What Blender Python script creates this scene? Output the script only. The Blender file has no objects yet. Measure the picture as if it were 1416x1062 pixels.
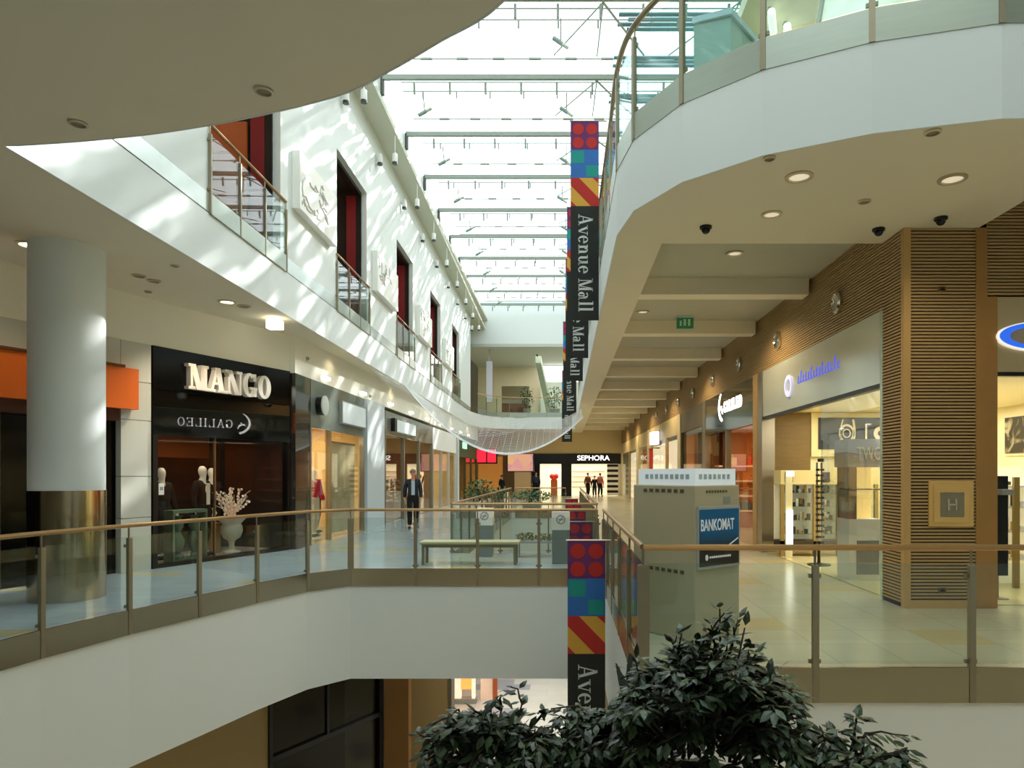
import bpy, bmesh, math, random
from mathutils import Vector, Matrix
random.seed(7)
PI = math.pi
SC = bpy.context.scene
COL = SC.collection
F = 944.0; VX = 781.0; VY = 655.0; EYE = 1.65

def P(px, py, d):                      # photo pixel at depth d -> world point
    return Vector(((px-VX)*d/F, d, EYE-(py-VY)*d/F))
def L(r, g, b):                        # sRGB 0-255 -> linear
    def f(c):
        c = c/255.0
        return c/12.92 if c <= .04045 else ((c+.055)/1.055)**2.4
    return (f(r), f(g), f(b), 1)

# ------------------------------------------------------------------ materials
MATS = {}
def new_mat(name):
    m = bpy.data.materials.new(name); m.use_nodes = True
    nt = m.node_tree; nt.nodes.clear()
    out = nt.nodes.new('ShaderNodeOutputMaterial')
    return m, nt, out
def mat(name, col, rough=.5, metal=0, var=.06, scale=6, emit=None, es=0, ior=1.45, bump=0, coat=0, stretch=None):
    if name in MATS: return MATS[name]
    m, nt, out = new_mat(name)
    b = nt.nodes.new('ShaderNodeBsdfPrincipled')
    b.inputs['Roughness'].default_value = rough; b.inputs['Metallic'].default_value = metal
    b.inputs['IOR'].default_value = ior
    if coat: b.inputs['Coat Weight'].default_value = coat; b.inputs['Coat Roughness'].default_value = .03
    tc = nt.nodes.new('ShaderNodeTexCoord'); nz = nt.nodes.new('ShaderNodeTexNoise')
    nz.inputs['Scale'].default_value = scale; nz.inputs['Detail'].default_value = 3
    if stretch:
        mp = nt.nodes.new('ShaderNodeMapping'); mp.inputs['Scale'].default_value = stretch
        nt.links.new(tc.outputs['Object'], mp.inputs['Vector']); nt.links.new(mp.outputs['Vector'], nz.inputs['Vector'])
    else: nt.links.new(tc.outputs['Object'], nz.inputs['Vector'])
    mx = nt.nodes.new('ShaderNodeMix'); mx.data_type = 'RGBA'
    c = col
    mx.inputs[6].default_value = (c[0]*(1-var), c[1]*(1-var), c[2]*(1-var), 1)
    mx.inputs[7].default_value = (min(1, c[0]*(1+var)), min(1, c[1]*(1+var)), min(1, c[2]*(1+var)), 1)
    nt.links.new(nz.outputs['Fac'], mx.inputs[0]); nt.links.new(mx.outputs[2], b.inputs['Base Color'])
    if bump:
        bp = nt.nodes.new('ShaderNodeBump'); bp.inputs['Strength'].default_value = bump; bp.inputs['Distance'].default_value = .02
        nt.links.new(nz.outputs['Fac'], bp.inputs['Height']); nt.links.new(bp.outputs['Normal'], b.inputs['Normal'])
    if es:
        b.inputs['Emission Color'].default_value = emit or col; b.inputs['Emission Strength'].default_value = es
    nt.links.new(b.outputs['BSDF'], out.inputs['Surface'])
    MATS[name] = m; return m
def glass_mat(name, tint=(.93, .97, .95), refl=1.0, ior=1.5, rough=0.01):
    if name in MATS: return MATS[name]
    m, nt, out = new_mat(name)
    t = nt.nodes.new('ShaderNodeBsdfTransparent'); t.inputs['Color'].default_value = (*tint, 1)
    g = nt.nodes.new('ShaderNodeBsdfGlossy'); g.inputs['Roughness'].default_value = rough
    fr = nt.nodes.new('ShaderNodeFresnel'); fr.inputs['IOR'].default_value = ior
    # the far side of a pane would otherwise count as total inner reflection: use the outer Fresnel on both sides
    ge = nt.nodes.new('ShaderNodeNewGeometry'); dv = nt.nodes.new('ShaderNodeMapRange')
    dv.inputs[3].default_value = ior; dv.inputs[4].default_value = ior
    ma = nt.nodes.new('ShaderNodeMath'); ma.operation = 'DIVIDE'; ma.inputs[0].default_value = 1; ma.inputs[1].default_value = ior
    mi = nt.nodes.new('ShaderNodeMix'); mi.data_type = 'FLOAT'
    mi.inputs[2].default_value = ior; nt.links.new(ma.outputs[0], mi.inputs[3])
    nt.links.new(ge.outputs['Backfacing'], mi.inputs[0])
    mi.inputs[3].default_value = ior
    nt.links.new(mi.outputs[0], fr.inputs['IOR'])
    mu = nt.nodes.new('ShaderNodeMath'); mu.operation = 'MULTIPLY'; mu.inputs[1].default_value = refl
    mu.use_clamp = True
    nt.links.new(fr.outputs[0], mu.inputs[0])
    mx = nt.nodes.new('ShaderNodeMixShader')
    nt.links.new(mu.outputs[0], mx.inputs[0]); nt.links.new(t.outputs[0], mx.inputs[1]); nt.links.new(g.outputs[0], mx.inputs[2])
    nt.links.new(mx.outputs[0], out.inputs['Surface'])
    MATS[name] = m; return m
def tile_mat(name, c1, c2, grout, w, h, rough, off=.5, sc=1.0, patch=None, ior=1.5):
    m, nt, out = new_mat(name)
    b = nt.nodes.new('ShaderNodeBsdfPrincipled'); b.inputs['Roughness'].default_value = rough
    b.inputs['IOR'].default_value = ior
    tc = nt.nodes.new('ShaderNodeTexCoord'); br = nt.nodes.new('ShaderNodeTexBrick')
    br.inputs['Color1'].default_value = c1; br.inputs['Color2'].default_value = c2; br.inputs['Mortar'].default_value = grout
    br.inputs['Scale'].default_value = 1; br.inputs['Brick Width'].default_value = w; br.inputs['Row Height'].default_value = h
    br.inputs['Mortar Size'].default_value = .006; br.offset = off
    nt.links.new(tc.outputs['Object'], br.inputs['Vector'])
    nz = nt.nodes.new('ShaderNodeTexNoise'); nz.inputs['Scale'].default_value = 1.1; nz.inputs['Detail'].default_value = 4
    nt.links.new(tc.outputs['Object'], nz.inputs['Vector'])
    mx = nt.nodes.new('ShaderNodeMix'); mx.data_type = 'RGBA'; mx.blend_type = 'MULTIPLY'; mx.inputs[0].default_value = .35
    cr = nt.nodes.new('ShaderNodeValToRGB'); cr.color_ramp.elements[0].position = .3; cr.color_ramp.elements[0].color = (.75, .75, .75, 1)
    cr.color_ramp.elements[1].position = .7
    nt.links.new(nz.outputs['Fac'], cr.inputs[0]); nt.links.new(br.outputs['Color'], mx.inputs[6]); nt.links.new(cr.outputs[0], mx.inputs[7])
    last = mx.outputs[2]
    if patch:                                  # sparse larger inlaid tiles of another stone
        b2 = nt.nodes.new('ShaderNodeTexBrick'); b2.inputs['Scale'].default_value = 1
        b2.inputs['Color1'].default_value = (0, 0, 0, 1); b2.inputs['Color2'].default_value = (1, 1, 1, 1); b2.inputs['Mortar'].default_value = (0, 0, 0, 1)
        b2.inputs['Brick Width'].default_value = w; b2.inputs['Row Height'].default_value = h; b2.inputs['Mortar Size'].default_value = .003; b2.offset = off
        nt.links.new(tc.outputs['Object'], b2.inputs['Vector'])
        c2r = nt.nodes.new('ShaderNodeValToRGB'); c2r.color_ramp.interpolation = 'CONSTANT'
        c2r.color_ramp.elements[0].color = (0, 0, 0, 1); c2r.color_ramp.elements[1].position = .9; c2r.color_ramp.elements[1].color = (1, 1, 1, 1)
        nt.links.new(b2.outputs['Color'], c2r.inputs[0])
        m3 = nt.nodes.new('ShaderNodeMix'); m3.data_type = 'RGBA'
        nt.links.new(c2r.outputs[0], m3.inputs[0]); nt.links.new(last, m3.inputs[6]); m3.inputs[7].default_value = patch
        last = m3.outputs[2]
    nt.links.new(last, b.inputs['Base Color'])
    nt.links.new(b.outputs['BSDF'], out.inputs['Surface']); MATS[name] = m
    return m

PLASTER = mat('white_plaster', L(224, 230, 229), .75, var=.015, scale=2)
SOFFIT = mat('beige_soffit_plaster', L(228, 219, 194), .85, var=.02, scale=1.5)
BULK = mat('cream_bulkhead', L(238, 235, 219), .8, var=.02, scale=1.5)
STEEL = mat('brushed_steel', L(176, 168, 150), .32, 1, var=.10, scale=3, stretch=(1, 1, 40))
STEEL2 = mat('satin_steel_panel', L(180, 171, 148), .2, 1, var=.03, scale=2, stretch=(1.5, 1.5, 14))
CHROME = mat('polished_steel', L(205, 203, 195), .12, 1, var=.04)
RAILW = mat('bronze_handrail', L(168, 134, 88), .35, .55, var=.08, scale=8)
DARKM = mat('dark_post_metal', L(150, 142, 120), .4, .6, var=.05)
BLACK = mat('black_lacquer', L(9, 9, 9), .3, var=.1)
BLACKGL = mat('black_glass_panel', L(6, 7, 7), .015, var=.05, ior=1.7)
DARKIN = mat('dark_shop_interior', L(24, 20, 15), .7, var=.2)
WHITE = mat('white_paint', L(238, 238, 234), .4, var=.02)
GREY = mat('grey_paint', L(150, 152, 148), .5, var=.04)
CREAM = mat('cream_shop_wall', L(226, 216, 174), .7, var=.03)
OCHRE = mat('ochre_shop_wall', L(226, 196, 136), .7, var=.05)
WOODS = mat('oak_slat', L(178, 148, 102), .55, var=.22, scale=4, stretch=(3, 3, 40))
WOODB = mat('dark_slat_backing', L(26, 16, 8), .8, var=.1)
WOODT = mat('oak_trim', L(196, 158, 100), .5, var=.12, scale=5, stretch=(20, 20, 1))
WALNUT = mat('olive_wood_board', L(122, 98, 46), .5, var=.2, scale=3, stretch=(1, 1, 12))
ORANGE = mat('orange_fascia', L(226, 104, 14), .55, var=.03)
BROWNW = mat('red_brown_wood', L(150, 78, 34), .45, var=.2, scale=3, stretch=(8, 8, 1))
RED = mat('red_panel', L(190, 22, 28), .5, var=.06)
DRED = mat('dark_red_curtain', L(126, 20, 26), .6, var=.1)
GLASS = glass_mat('clear_balustrade_glass', (.92, .965, .945), 1.0, 1.5)
SHOPGL = glass_mat('shop_window_glass', (.9, .93, .92), 1.0, 1.55)
ROOFM = mat('roof_steel_paint', L(136, 146, 136), .5, 0, var=.05)
LAMPW = mat('white_lamp_body', L(236, 238, 236), .35, var=.02)
LEAF = None

def leaf_mat():
    m, nt, out = new_mat('ficus_leaf')
    b = nt.nodes.new('ShaderNodeBsdfPrincipled'); b.inputs['Roughness'].default_value = .34
    oi = nt.nodes.new('ShaderNodeNewGeometry'); cr = nt.nodes.new('ShaderNodeValToRGB')
    cr.color_ramp.elements[0].color = L(30, 46, 28); cr.color_ramp.elements[1].color = L(82, 102, 72)
    nt.links.new(oi.outputs['Random Per Island'], cr.inputs[0]); nt.links.new(cr.outputs[0], b.inputs['Base Color'])
    nt.links.new(b.outputs[0], out.inputs[0]); return m
LEAF = leaf_mat()
PLANT = mat('green_foliage', L(62, 96, 44), .5, var=.4, scale=12)
BARK = mat('brown_bark', L(58, 52, 40), .8, var=.2)

# ------------------------------------------------------------------ mesh builder
class MB:
    def __init__(s): s.v = []; s.f = []; s.m = []; s.cur = 0
    def add(s, vs, fs):
        o = len(s.v); s.v += [Vector(v) for v in vs]
        for f in fs: s.f.append([o+i for i in f]); s.m.append(s.cur)
        return s
    def box(s, x0, y0, z0, x1, y1, z1):
        return s.hexa([(x0, y0), (x1, y0), (x1, y1), (x0, y1)], z0, z1)
    def hexa(s, q, z0, z1): return s.prism(q, z0, z1)
    def prism(s, q, z0, z1):
        n = len(q); a = sum(q[i][0]*q[(i+1) % n][1]-q[(i+1) % n][0]*q[i][1] for i in range(n))
        if a < 0: q = q[::-1]
        vs = [(p[0], p[1], z0) for p in q]+[(p[0], p[1], z1) for p in q]
        fs = [list(range(n))[::-1], list(range(n, 2*n))]+[[i, (i+1) % n, n+(i+1) % n, n+i] for i in range(n)]
        return s.add(vs, fs)
    def ubox(s, o, u, n, u0, u1, n0, n1, z0, z1):
        q = [(o[0]+u[0]*a+n[0]*b, o[1]+u[1]*a+n[1]*b) for a, b in ((u0, n0), (u1, n0), (u1, n1), (u0, n1))]
        return s.prism(q, z0, z1)
    def quad(s, a, b, c, d): return s.add([a, b, c, d], [[0, 1, 2, 3]])
    def tube(s, pts, r, n=8, cap=True, flat=1.0):
        pts = [Vector(p) for p in pts]; rs = r if isinstance(r, (list, tuple)) else [r]*len(pts)
        rings = []; up = Vector((0, 0, 1))
        for i, p in enumerate(pts):
            t = (pts[min(i+1, len(pts)-1)]-pts[max(i-1, 0)]).normalized()
            ref = up if abs(t.z) < .95 else Vector((1, 0, 0))
            a = t.cross(ref).normalized(); b = a.cross(t).normalized()
            rings.append([p+a*math.cos(2*PI*k/n)*rs[i]+b*math.sin(2*PI*k/n)*rs[i]*flat for k in range(n)])
        vs = [v for R in rings for v in R]; fs = []
        for i in range(len(rings)-1):
            for k in range(n): fs.append([i*n+k, i*n+(k+1) % n, (i+1)*n+(k+1) % n, (i+1)*n+k])
        if cap: fs += [list(range(n))[::-1], [(len(rings)-1)*n+k for k in range(n)]]
        return s.add(vs, fs)
    def lathe(s, c, prof, n=24, ax='z', cap=True):
        vs = []
        for r, h in prof:
            for k in range(n):
                a = 2*PI*k/n; x, y = r*math.cos(a), r*math.sin(a)
                vs.append({'z': (c[0]+x, c[1]+y, c[2]+h), 'x': (c[0]+h, c[1]+x, c[2]+y), 'y': (c[0]+x, c[1]+h, c[2]+y)}[ax])
        m = len(prof); fs = []
        for i in range(m-1):
            for k in range(n): fs.append([i*n+k, i*n+(k+1) % n, (i+1)*n+(k+1) % n, (i+1)*n+k])
        if cap: fs += [list(range(n))[::-1], [(m-1)*n+k for k in range(n)]]
        return s.add(vs, fs)
    def ball(s, c, r, sx=1, sy=1, sz=1, nu=12, nv=8):
        vs = [(c[0], c[1], c[2]-r*sz)]; fs = []
        for i in range(1, nv):
            t = -PI/2+PI*i/nv
            for k in range(nu):
                a = 2*PI*k/nu; vs.append((c[0]+r*sx*math.cos(t)*math.cos(a), c[1]+r*sy*math.cos(t)*math.sin(a), c[2]+r*sz*math.sin(t)))
        vs.append((c[0], c[1], c[2]+r*sz)); T = len(vs)-1
        for k in range(nu): fs.append([0, 1+(k+1) % nu, 1+k]); fs.append([T, T-nu+k, T-nu+(k+1) % nu])
        for i in range(nv-2):
            for k in range(nu):
                a = 1+i*nu; fs.append([a+k, a+(k+1) % nu, a+nu+(k+1) % nu, a+nu+k])
        return s.add(vs, fs)
    def polys(s, polys, o, ux, uy, depth):
        o, ux, uy = Vector(o), Vector(ux), Vector(uy); nn = ux.cross(uy).normalized()
        for q in polys:
            n = len(q); a = sum(q[i][0]*q[(i+1) % n][1]-q[(i+1) % n][0]*q[i][1] for i in range(n))
            if a < 0: q = q[::-1]
            fr = [o+ux*p[0]+uy*p[1]+nn*depth for p in q]; bk = [o+ux*p[0]+uy*p[1] for p in q]
            s.add(fr+bk, [list(range(n)), list(range(n, 2*n))[::-1]]+[[i, n+i, n+(i+1) % n, (i+1) % n] for i in range(n)])
        return s
    def build(s, name, m, parent=None, smooth=False, bevel=0, loc=None, local=False):
        off = Vector((0, 0, 0))
        if parent is not None and not local: off = wloc(parent)
        if loc is not None: off = Vector(loc)
        me = bpy.data.meshes.new(name)
        me.from_pydata([v-off for v in s.v], [], s.f)
        ms = m if isinstance(m, (list, tuple)) else [m]
        for x in ms: me.materials.append(x)
        if len(ms) > 1:
            for p, i in zip(me.polygons, s.m): p.material_index = i
        bm = bmesh.new(); bm.from_mesh(me)
        big = [f for f in bm.faces if len(f.verts) > 4]
        if big: bmesh.ops.triangulate(bm, faces=big)
        bm.to_mesh(me); bm.free()
        if smooth:
            for p in me.polygons: p.use_smooth = True
        me.update()
        o = bpy.data.objects.new(name, me); COL.objects.link(o)
        if parent is not None: o.parent = parent
        if loc is not None: o.location = Vector(loc)-(wloc(parent) if parent is not None else Vector())
        if smooth:
            md = o.modifiers.new('split', 'EDGE_SPLIT'); md.split_angle = math.radians(40)
        if bevel:
            md = o.modifiers.new('soft', 'BEVEL'); md.width = bevel; md.segments = 2; md.limit_method = 'ANGLE'
        return o
def wloc(o):
    v = Vector(o.location)
    while o.parent: o = o.parent; v += o.location
    return v
def tag(o, label, cat, group=None, kind=None):
    o['label'] = label; o['category'] = cat
    if group: o['group'] = group
    if kind: o['kind'] = kind
    return o
def thing(name, label, cat, loc=(0, 0, 0), group=None, kind=None, rz=0):
    o = bpy.data.objects.new(name, None); COL.objects.link(o); o.location = loc; o.rotation_euler = (0, 0, rz)
    o.empty_display_size = .1
    return tag(o, label, cat, group, kind)
def struct(name, mb, m, label, cat, **k):
    return tag(mb.build(name, m, **k), label, cat, kind='structure')
def dup(root, loc, label=None, rz=None):
    r = root.copy(); COL.objects.link(r); r.location = loc
    if rz is not None: r.rotation_euler = (0, 0, rz)
    if label: r['label'] = label
    for ch in list(root.children):
        c = ch.copy(); COL.objects.link(c); c.parent = r
        for g in list(ch.children):
            d = g.copy(); COL.objects.link(d); d.parent = c
    return r

# ------------------------------------------------------------------ lettering
def rect(x0, y0, x1, y1): return [(x0, y0), (x1, y0), (x1, y1), (x0, y1)]
def para(x0, y0, x1, y1, w): return [(x0, y0), (x0+w, y0), (x1+w, y1), (x1, y1)]
def ring(cx, cy, rx, ry, ix, iy, a0=0, a1=360, n=20):
    out = []
    for k in range(n):
        p = []
        for a in (a0+(a1-a0)*k/n, a0+(a1-a0)*(k+1)/n): p.append((math.radians(a)))
        out.append([(cx+ix*math.cos(p[0]), cy+iy*math.sin(p[0])), (cx+rx*math.cos(p[0]), cy+ry*math.sin(p[0])),
                    (cx+rx*math.cos(p[1]), cy+ry*math.sin(p[1])), (cx+ix*math.cos(p[1]), cy+iy*math.sin(p[1]))])
    return out
def glyph(ch, th, tn):                 # serif letters: heavy and thin strokes; cap height 1
    S = tn
    if ch == 'A':
        w = .56+th
        return [para(.05, 0, w*.42, 1, tn*1.2), para(w-.04-th, 0, w*.36, 1, th), rect(.2, .3, w-.2, .3+tn), rect(-.03, 0, .2+tn, S), rect(w-th-.12, 0, w+.03, S)], w
    if ch == 'M':
        w = .66+th
        return [rect(.07, 0, .07+tn, 1), para(.36, 0, .05, 1, th), para(.36+th*.55, 0, w-.05-th, 1, tn), rect(w-.05-th, 0, w-.05, 1),
                rect(-.03, 0, .2+tn, S), rect(w-th-.14, 0, w+.03, S), rect(-.03, 1-S, .2, 1), rect(w-.1-th*.5, 1-S, w+.03, 1)], w
    if ch == 'N':
        w = .56+th
        return [rect(.08, 0, .08+tn, .72), para(w-.1-th, 0, .02, 1, th), rect(w-.12, 0, w-.12+tn, 1), rect(-.03, 0, .24, S), rect(w-.28, 1-S, w+.04, 1), rect(-.05, 1-S, .2, 1)], w
    if ch == 'G':
        w = .52+th; r = w/2
        return ring(r, .5, r, .52, r-th, .52-tn*1.2, 48, 335)+[rect(w-th, .02, w, .42), rect(w-th-.1, .42-S, w+.04, .42), rect(w-th*.7, .68, w-.02, 1)], w+.02
    if ch == 'O':
        w = .52+th; r = w/2
        return ring(r, .5, r, .52, r-th, .52-tn*1.2, 0, 360, 28), w
    if ch == 'L':
        return [rect(.08, 0, .08+th, 1), rect(0, 0, .56, S), rect(.56-tn, 0, .56, .26), rect(0, 1-S, .16+th, 1)], .58
    if ch == 'I':
        return [rect(.08, 0, .08+th, 1), rect(0, 0, .16+th, S), rect(0, 1-S, .16+th, 1)], .16+th
    if ch == 'E':
        return [rect(.08, 0, .08+th, 1), rect(0, 0, .58, S), rect(.58-tn, 0, .58, .26), rect(0, 1-S, .56, 1), rect(.56-tn, .76, .56, 1), rect(.1, .5, .42, .5+S), rect(.42-tn, .4, .42, .64)], .6
    if ch == 'v':
        return [para(.3, 0, .03, .64, th), para(.3+th*.5, 0, .52, .64, tn), rect(-.04, .64-S, .12+th, .64), rect(.4, .64-S, .66, .64)], .62
    if ch == 'e':
        return ring(.27, .32, .27, .34, .27-th, .34-tn, 0, 318, 18)+[rect(.1, .34, .54, .34+tn)], .56
    if ch == 'n':
        return [rect(.08, 0, .08+th, .64), rect(.42, 0, .42+th, .44)]+ring(.42+th/2-.13, .42, .13+th/2, .22, max(.02, .13-th/2), .22-tn, 0, 180, 8)+[rect(0, 0, .16+th, S), rect(.34, 0, .5+th, S), rect(0, .64-S, .1, .64)], .52+th
    if ch == 'u':
        return [rect(.08, .2, .08+th, .64), rect(.42, 0, .42+th, .64)]+ring(.08+th/2+.15, .2, .15+th/2, .22, max(.02, .15-th/2), .22-tn, 180, 360, 8)+[rect(0, .64-S, .1, .64), rect(.34, .64-S, .44, .64), rect(.42, 0, .52+th, S)], .52+th
    if ch == 'a':
        return ring(.21, .2, .2, .22, .2-th, .22-tn, 0, 360, 16)+[rect(.32, 0, .32+th, .46), rect(.32, 0, .42+th, S)]+ring(.24, .46, .08+th, .2, .08, .2-tn, 0, 150, 8), .46+th
    if ch == 'l':
        return [rect(.08, 0, .08+th, 1.02), rect(0, 0, .16+th, S), rect(0, 1.02-S, .1, 1.02)], .18+th
    return [], .24
def lettering(text, th=.15, tn=.045, gap=.07):
    out = []; x = 0
    for ch in text:
        g, w = glyph(ch, th, tn)
        out += [[(p[0]+x, p[1]) for p in q] for q in g]; x += w+gap
    return out, x-gap
def stroke_path(pts, ws):
    out = []
    for i in range(len(pts)-1):
        a, b = Vector(pts[i]), Vector(pts[i+1]); t = (b-a).normalized(); n = Vector((-t.y, t.x))
        out.append([tuple(a-n*ws[i]), tuple(b-n*ws[i+1]), tuple(b+n*ws[i+1]), tuple(a+n*ws[i])])
    return out
def sans(text, name, m, o, ux, uy, height, depth, parent=None, width=None, bold=0.0):
    cu = bpy.data.curves.new(name, 'FONT'); cu.body = text; cu.size = 1; cu.extrude = .5; cu.offset = bold
    ob = bpy.data.objects.new(name, cu); COL.objects.link(ob)
    dg = bpy.context.evaluated_depsgraph_get(); dg.update()
    me = bpy.data.meshes.new_from_object(ob.evaluated_get(dg)); bpy.data.objects.remove(ob)
    xs = [v.co.x for v in me.vertices]; ys = [v.co.y for v in me.vertices]
    x0, x1, y0, y1 = min(xs), max(xs), min(ys), max(ys)
    o, ux, uy = Vector(o), Vector(ux).normalized(), Vector(uy).normalized(); nn = ux.cross(uy)
    sy = height/(y1-y0); sx = (width/(x1-x0)) if width else sy
    off = wloc(parent) if parent is not None else Vector()
    for v in me.vertices:
        c = v.co.copy(); v.co = o+ux*(c.x-x0)*sx+uy*(c.y-y0)*sy+nn*(c.z+.5)*depth-off
    me.materials.clear(); me.materials.append(m)
    r = bpy.data.objects.new(name, me); COL.objects.link(r)
    if parent is not None: r.parent = parent
    return r

# ------------------------------------------------------------------ lights
def area(name, loc, sx, sy, w, col=(1, .86, .62), rot=(0, 0, 0), spread=None):
    l = bpy.data.lights.new(name, 'AREA'); l.shape = 'RECTANGLE'; l.size = sx; l.size_y = sy; l.energy = w; l.color = col
    if spread: l.spread = spread
    o = bpy.data.objects.new(name, l); COL.objects.link(o); o.location = loc; o.rotation_euler = rot
    return o
def down(name, loc, w, col=(1, .88, .7), ang=120, r=.08):
    l = bpy.data.lights.new(name, 'SPOT'); l.energy = w; l.color = col; l.spot_size = math.radians(ang); l.spot_blend = .6; l.shadow_soft_size = r
    o = bpy.data.objects.new(name, l); COL.objects.link(o); o.location = loc; return o
def point(name, loc, w, col=(1, .84, .58), r=.08):
    l = bpy.data.lights.new(name, 'POINT'); l.energy = w; l.color = col; l.shadow_soft_size = r
    o = bpy.data.objects.new(name, l); COL.objects.link(o); o.location = loc; return o

# ------------------------------------------------------------------ key plan lines
ZS, ZF, Z2 = 4.66, 5.46, 5.76          # upper gallery soffit, fascia top, floor
BZ = -1.92                             # underside of this level's edge
def XL(d): return -5.15-.02*(d-6.3)    # plane of the long white wall
LEFT_EDGE = [(-5.86, 3.0), (-5.82, 4.1), (-5.76, 5.15), (-5.68, 6.15), (-5.53, 7.21), (-5.29, 8.285), (-4.97, 9.27), (-4.65, 10.3), (-4.26, 11.29), (-3.73, 11.89)]
BRIDGE_X1 = .67
HOLE2 = (-2.36, .67, 14.2, 30.0)
UP_R = [(3.70, 5.79), (2.72, 6.045), (1.88, 6.457), (1.217, 7.05), (.80, 7.81), (.67, 8.61)]
NEAR_SLAB = [(.62, -4.5), (.5, 2.0), (.15, 3.4), (-.395, 4.34), (-.888, 4.76), (-1.305, 5.09), (-1.77, 5.41), (-2.6, 5.74), (-3.48, 6.0), (-4.3, 6.16), (-5.15, 6.27)]
def smooth_line(pts, n):
    out = []
    for i in range(len(pts)-1):
        p0 = Vector(pts[max(i-1, 0)]); p1 = Vector(pts[i]); p2 = Vector(pts[i+1]); p3 = Vector(pts[min(i+2, len(pts)-1)])
        for k in range(n):
            t = k/n
            q = .5*((2*p1)+(p2-p0)*t+(2*p0-5*p1+4*p2-p3)*t*t+(3*p1-p0-3*p2+p3)*t**3); out.append(tuple(q))
    return out+[tuple(pts[-1])]

# ================================================================== THE SHELL
FL_GREY = tile_mat('blue_grey_stone_tile', L(184, 198, 208), L(177, 191, 201), L(156, 168, 178), .9, .3, .11, patch=L(204, 192, 150))
FL_BEIGE = tile_mat('beige_stone_tile', L(196, 194, 170), L(190, 187, 163), L(172, 168, 146), .6, .6, .22, off=0, patch=L(190, 176, 134))
FL_GROUND = tile_mat('pale_ground_tile', L(226, 224, 214), L(218, 216, 208), L(190, 188, 180), 1.2, .6, .3, patch=L(168, 170, 178))
HX0, HX1, HY0, HY1 = HOLE2
edge = LEFT_EDGE+[(-3.73, 11.89)]
polyA = LEFT_EDGE+[(BRIDGE_X1, 11.89), (BRIDGE_X1, HY0), (HX0, HY0), (HX0, HY1), (HX0, 53), (-14, 53), (-14, -4.5), (13, -4.5), (13, 1.9), (-5.86, 1.9)]
polyB = [(BRIDGE_X1, 5.83), (13, 5.83), (13, 53), (HX0, 53), (HX0, HY1), (BRIDGE_X1, HY1), (BRIDGE_X1, HY0), (BRIDGE_X1, 11.89)]
struct('floor_gallery', MB().prism(polyA, -.06, 0), FL_GREY, 'blue-grey stone tiled gallery floor with the bridge', 'floor')
struct('floor_corridor', MB().prism(polyB, -.06, 0), FL_BEIGE, 'beige stone tiled corridor floor before the slatted wood wall', 'floor')
struct('ceiling_ground_gallery', MB().prism(polyA, BZ, -.062), PLASTER, 'white deep edge of the curved balcony and bridge', 'ceiling')
struct('ceiling_ground_corridor', MB().prism(polyB, BZ, -.062), PLASTER, 'white deep edge below the corridor balustrade', 'ceiling')
struct('floor_ground', MB().box(-14, -5, -5.86, 13, 53, -5.76), FL_GROUND, 'pale stone tiled ground floor far below', 'floor')

far_curve = smooth_line([(XL(41), 41), (-5.55, 43.4), (-4.75, 45.2), (-3.4, 46), (-1.2, 46)], 5)
upL = NEAR_SLAB[:1]+smooth_line(NEAR_SLAB[1:], 5)+[(XL(12), 12), (XL(24), 24)]+far_curve+[(.67, 46), (.67, 58), (-15, 58), (-15, -4.5)]
struct('ceiling_gallery', MB().prism(upL, ZS, ZF), [SOFFIT], 'beige soffit of the upper gallery with curved opening', 'ceiling')
# white outer band of the upper slab (the fascia the light strikes), a skin on the slab edge
def band(pts, z0, z1, t, side):
    mb = MB(); n = len(pts); off = []
    for i, p in enumerate(pts):
        a = Vector(pts[max(i-1, 0)]); b = Vector(pts[min(i+1, n-1)]); d = (b-a).normalized(); nn = Vector((-d.y, d.x))*side
        off.append((p[0]+nn.x*t, p[1]+nn.y*t))
    for i in range(n-1): mb.prism([pts[i], pts[i+1], off[i+1], off[i]], z0, z1)
    return mb
inner = upL[:-4+0]
inner = NEAR_SLAB[:1]+smooth_line(NEAR_SLAB[1:], 5)+[(XL(12), 12), (XL(24), 24)]+far_curve+[(.67, 46)]
struct('trim_gallery_fascia', band(inner, ZS-.004, ZF+.004, .015, -1), PLASTER, 'white fascia band round the upper gallery opening', 'fascia')
WALLX = 4.15
upRf = [(13, 5.72)]+UP_R+[(.67, 8.93), (WALLX+.2, 8.93), (WALLX+.2, 8.45), (5.07, 8.45), (5.07, 6.4), (13, 6.4)]
struct('ceiling_corridor_front', MB().prism(upRf, ZS, ZF), SOFFIT, 'beige soffit under the curved upper corner', 'ceiling')
struct('ceiling_corridor_edge', MB().box(.67, 8.93, ZS, 1.27, 58, ZF), SOFFIT, 'beige flat soffit strip along the corridor edge', 'ceiling')
CEILG = mat('grey_ceiling_panel', L(186, 184, 166), .8, var=.03)
struct('ceiling_corridor', MB().box(1.27, 8.93, 4.94, WALLX+.25, 58, ZF).box(5.07, 6.4, 5.15, 13, 20, ZF), CEILG, 'grey recessed ceiling panels between beams', 'ceiling')
struct('trim_corner_fascia', band([(13, 5.72)]+UP_R+[(.67, 46)], ZS-.004, ZF+.004, .015, 1), PLASTER, 'white faceted fascia of the curved upper corner', 'fascia')
for k in range(12):
    d = 11.46+3.2*k
    o = struct('beam_corridor' if not k else 'beam_corridor.%03d' % k, MB().prism([(1.27, d), (WALLX-.05, d), (WALLX-.05, d+.34), (1.27, d+.34)], ZS, 4.94), mat('cream_beam', L(240, 230, 205), .8, var=.02), 'cream ceiling beam across the corridor', 'beam')

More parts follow.
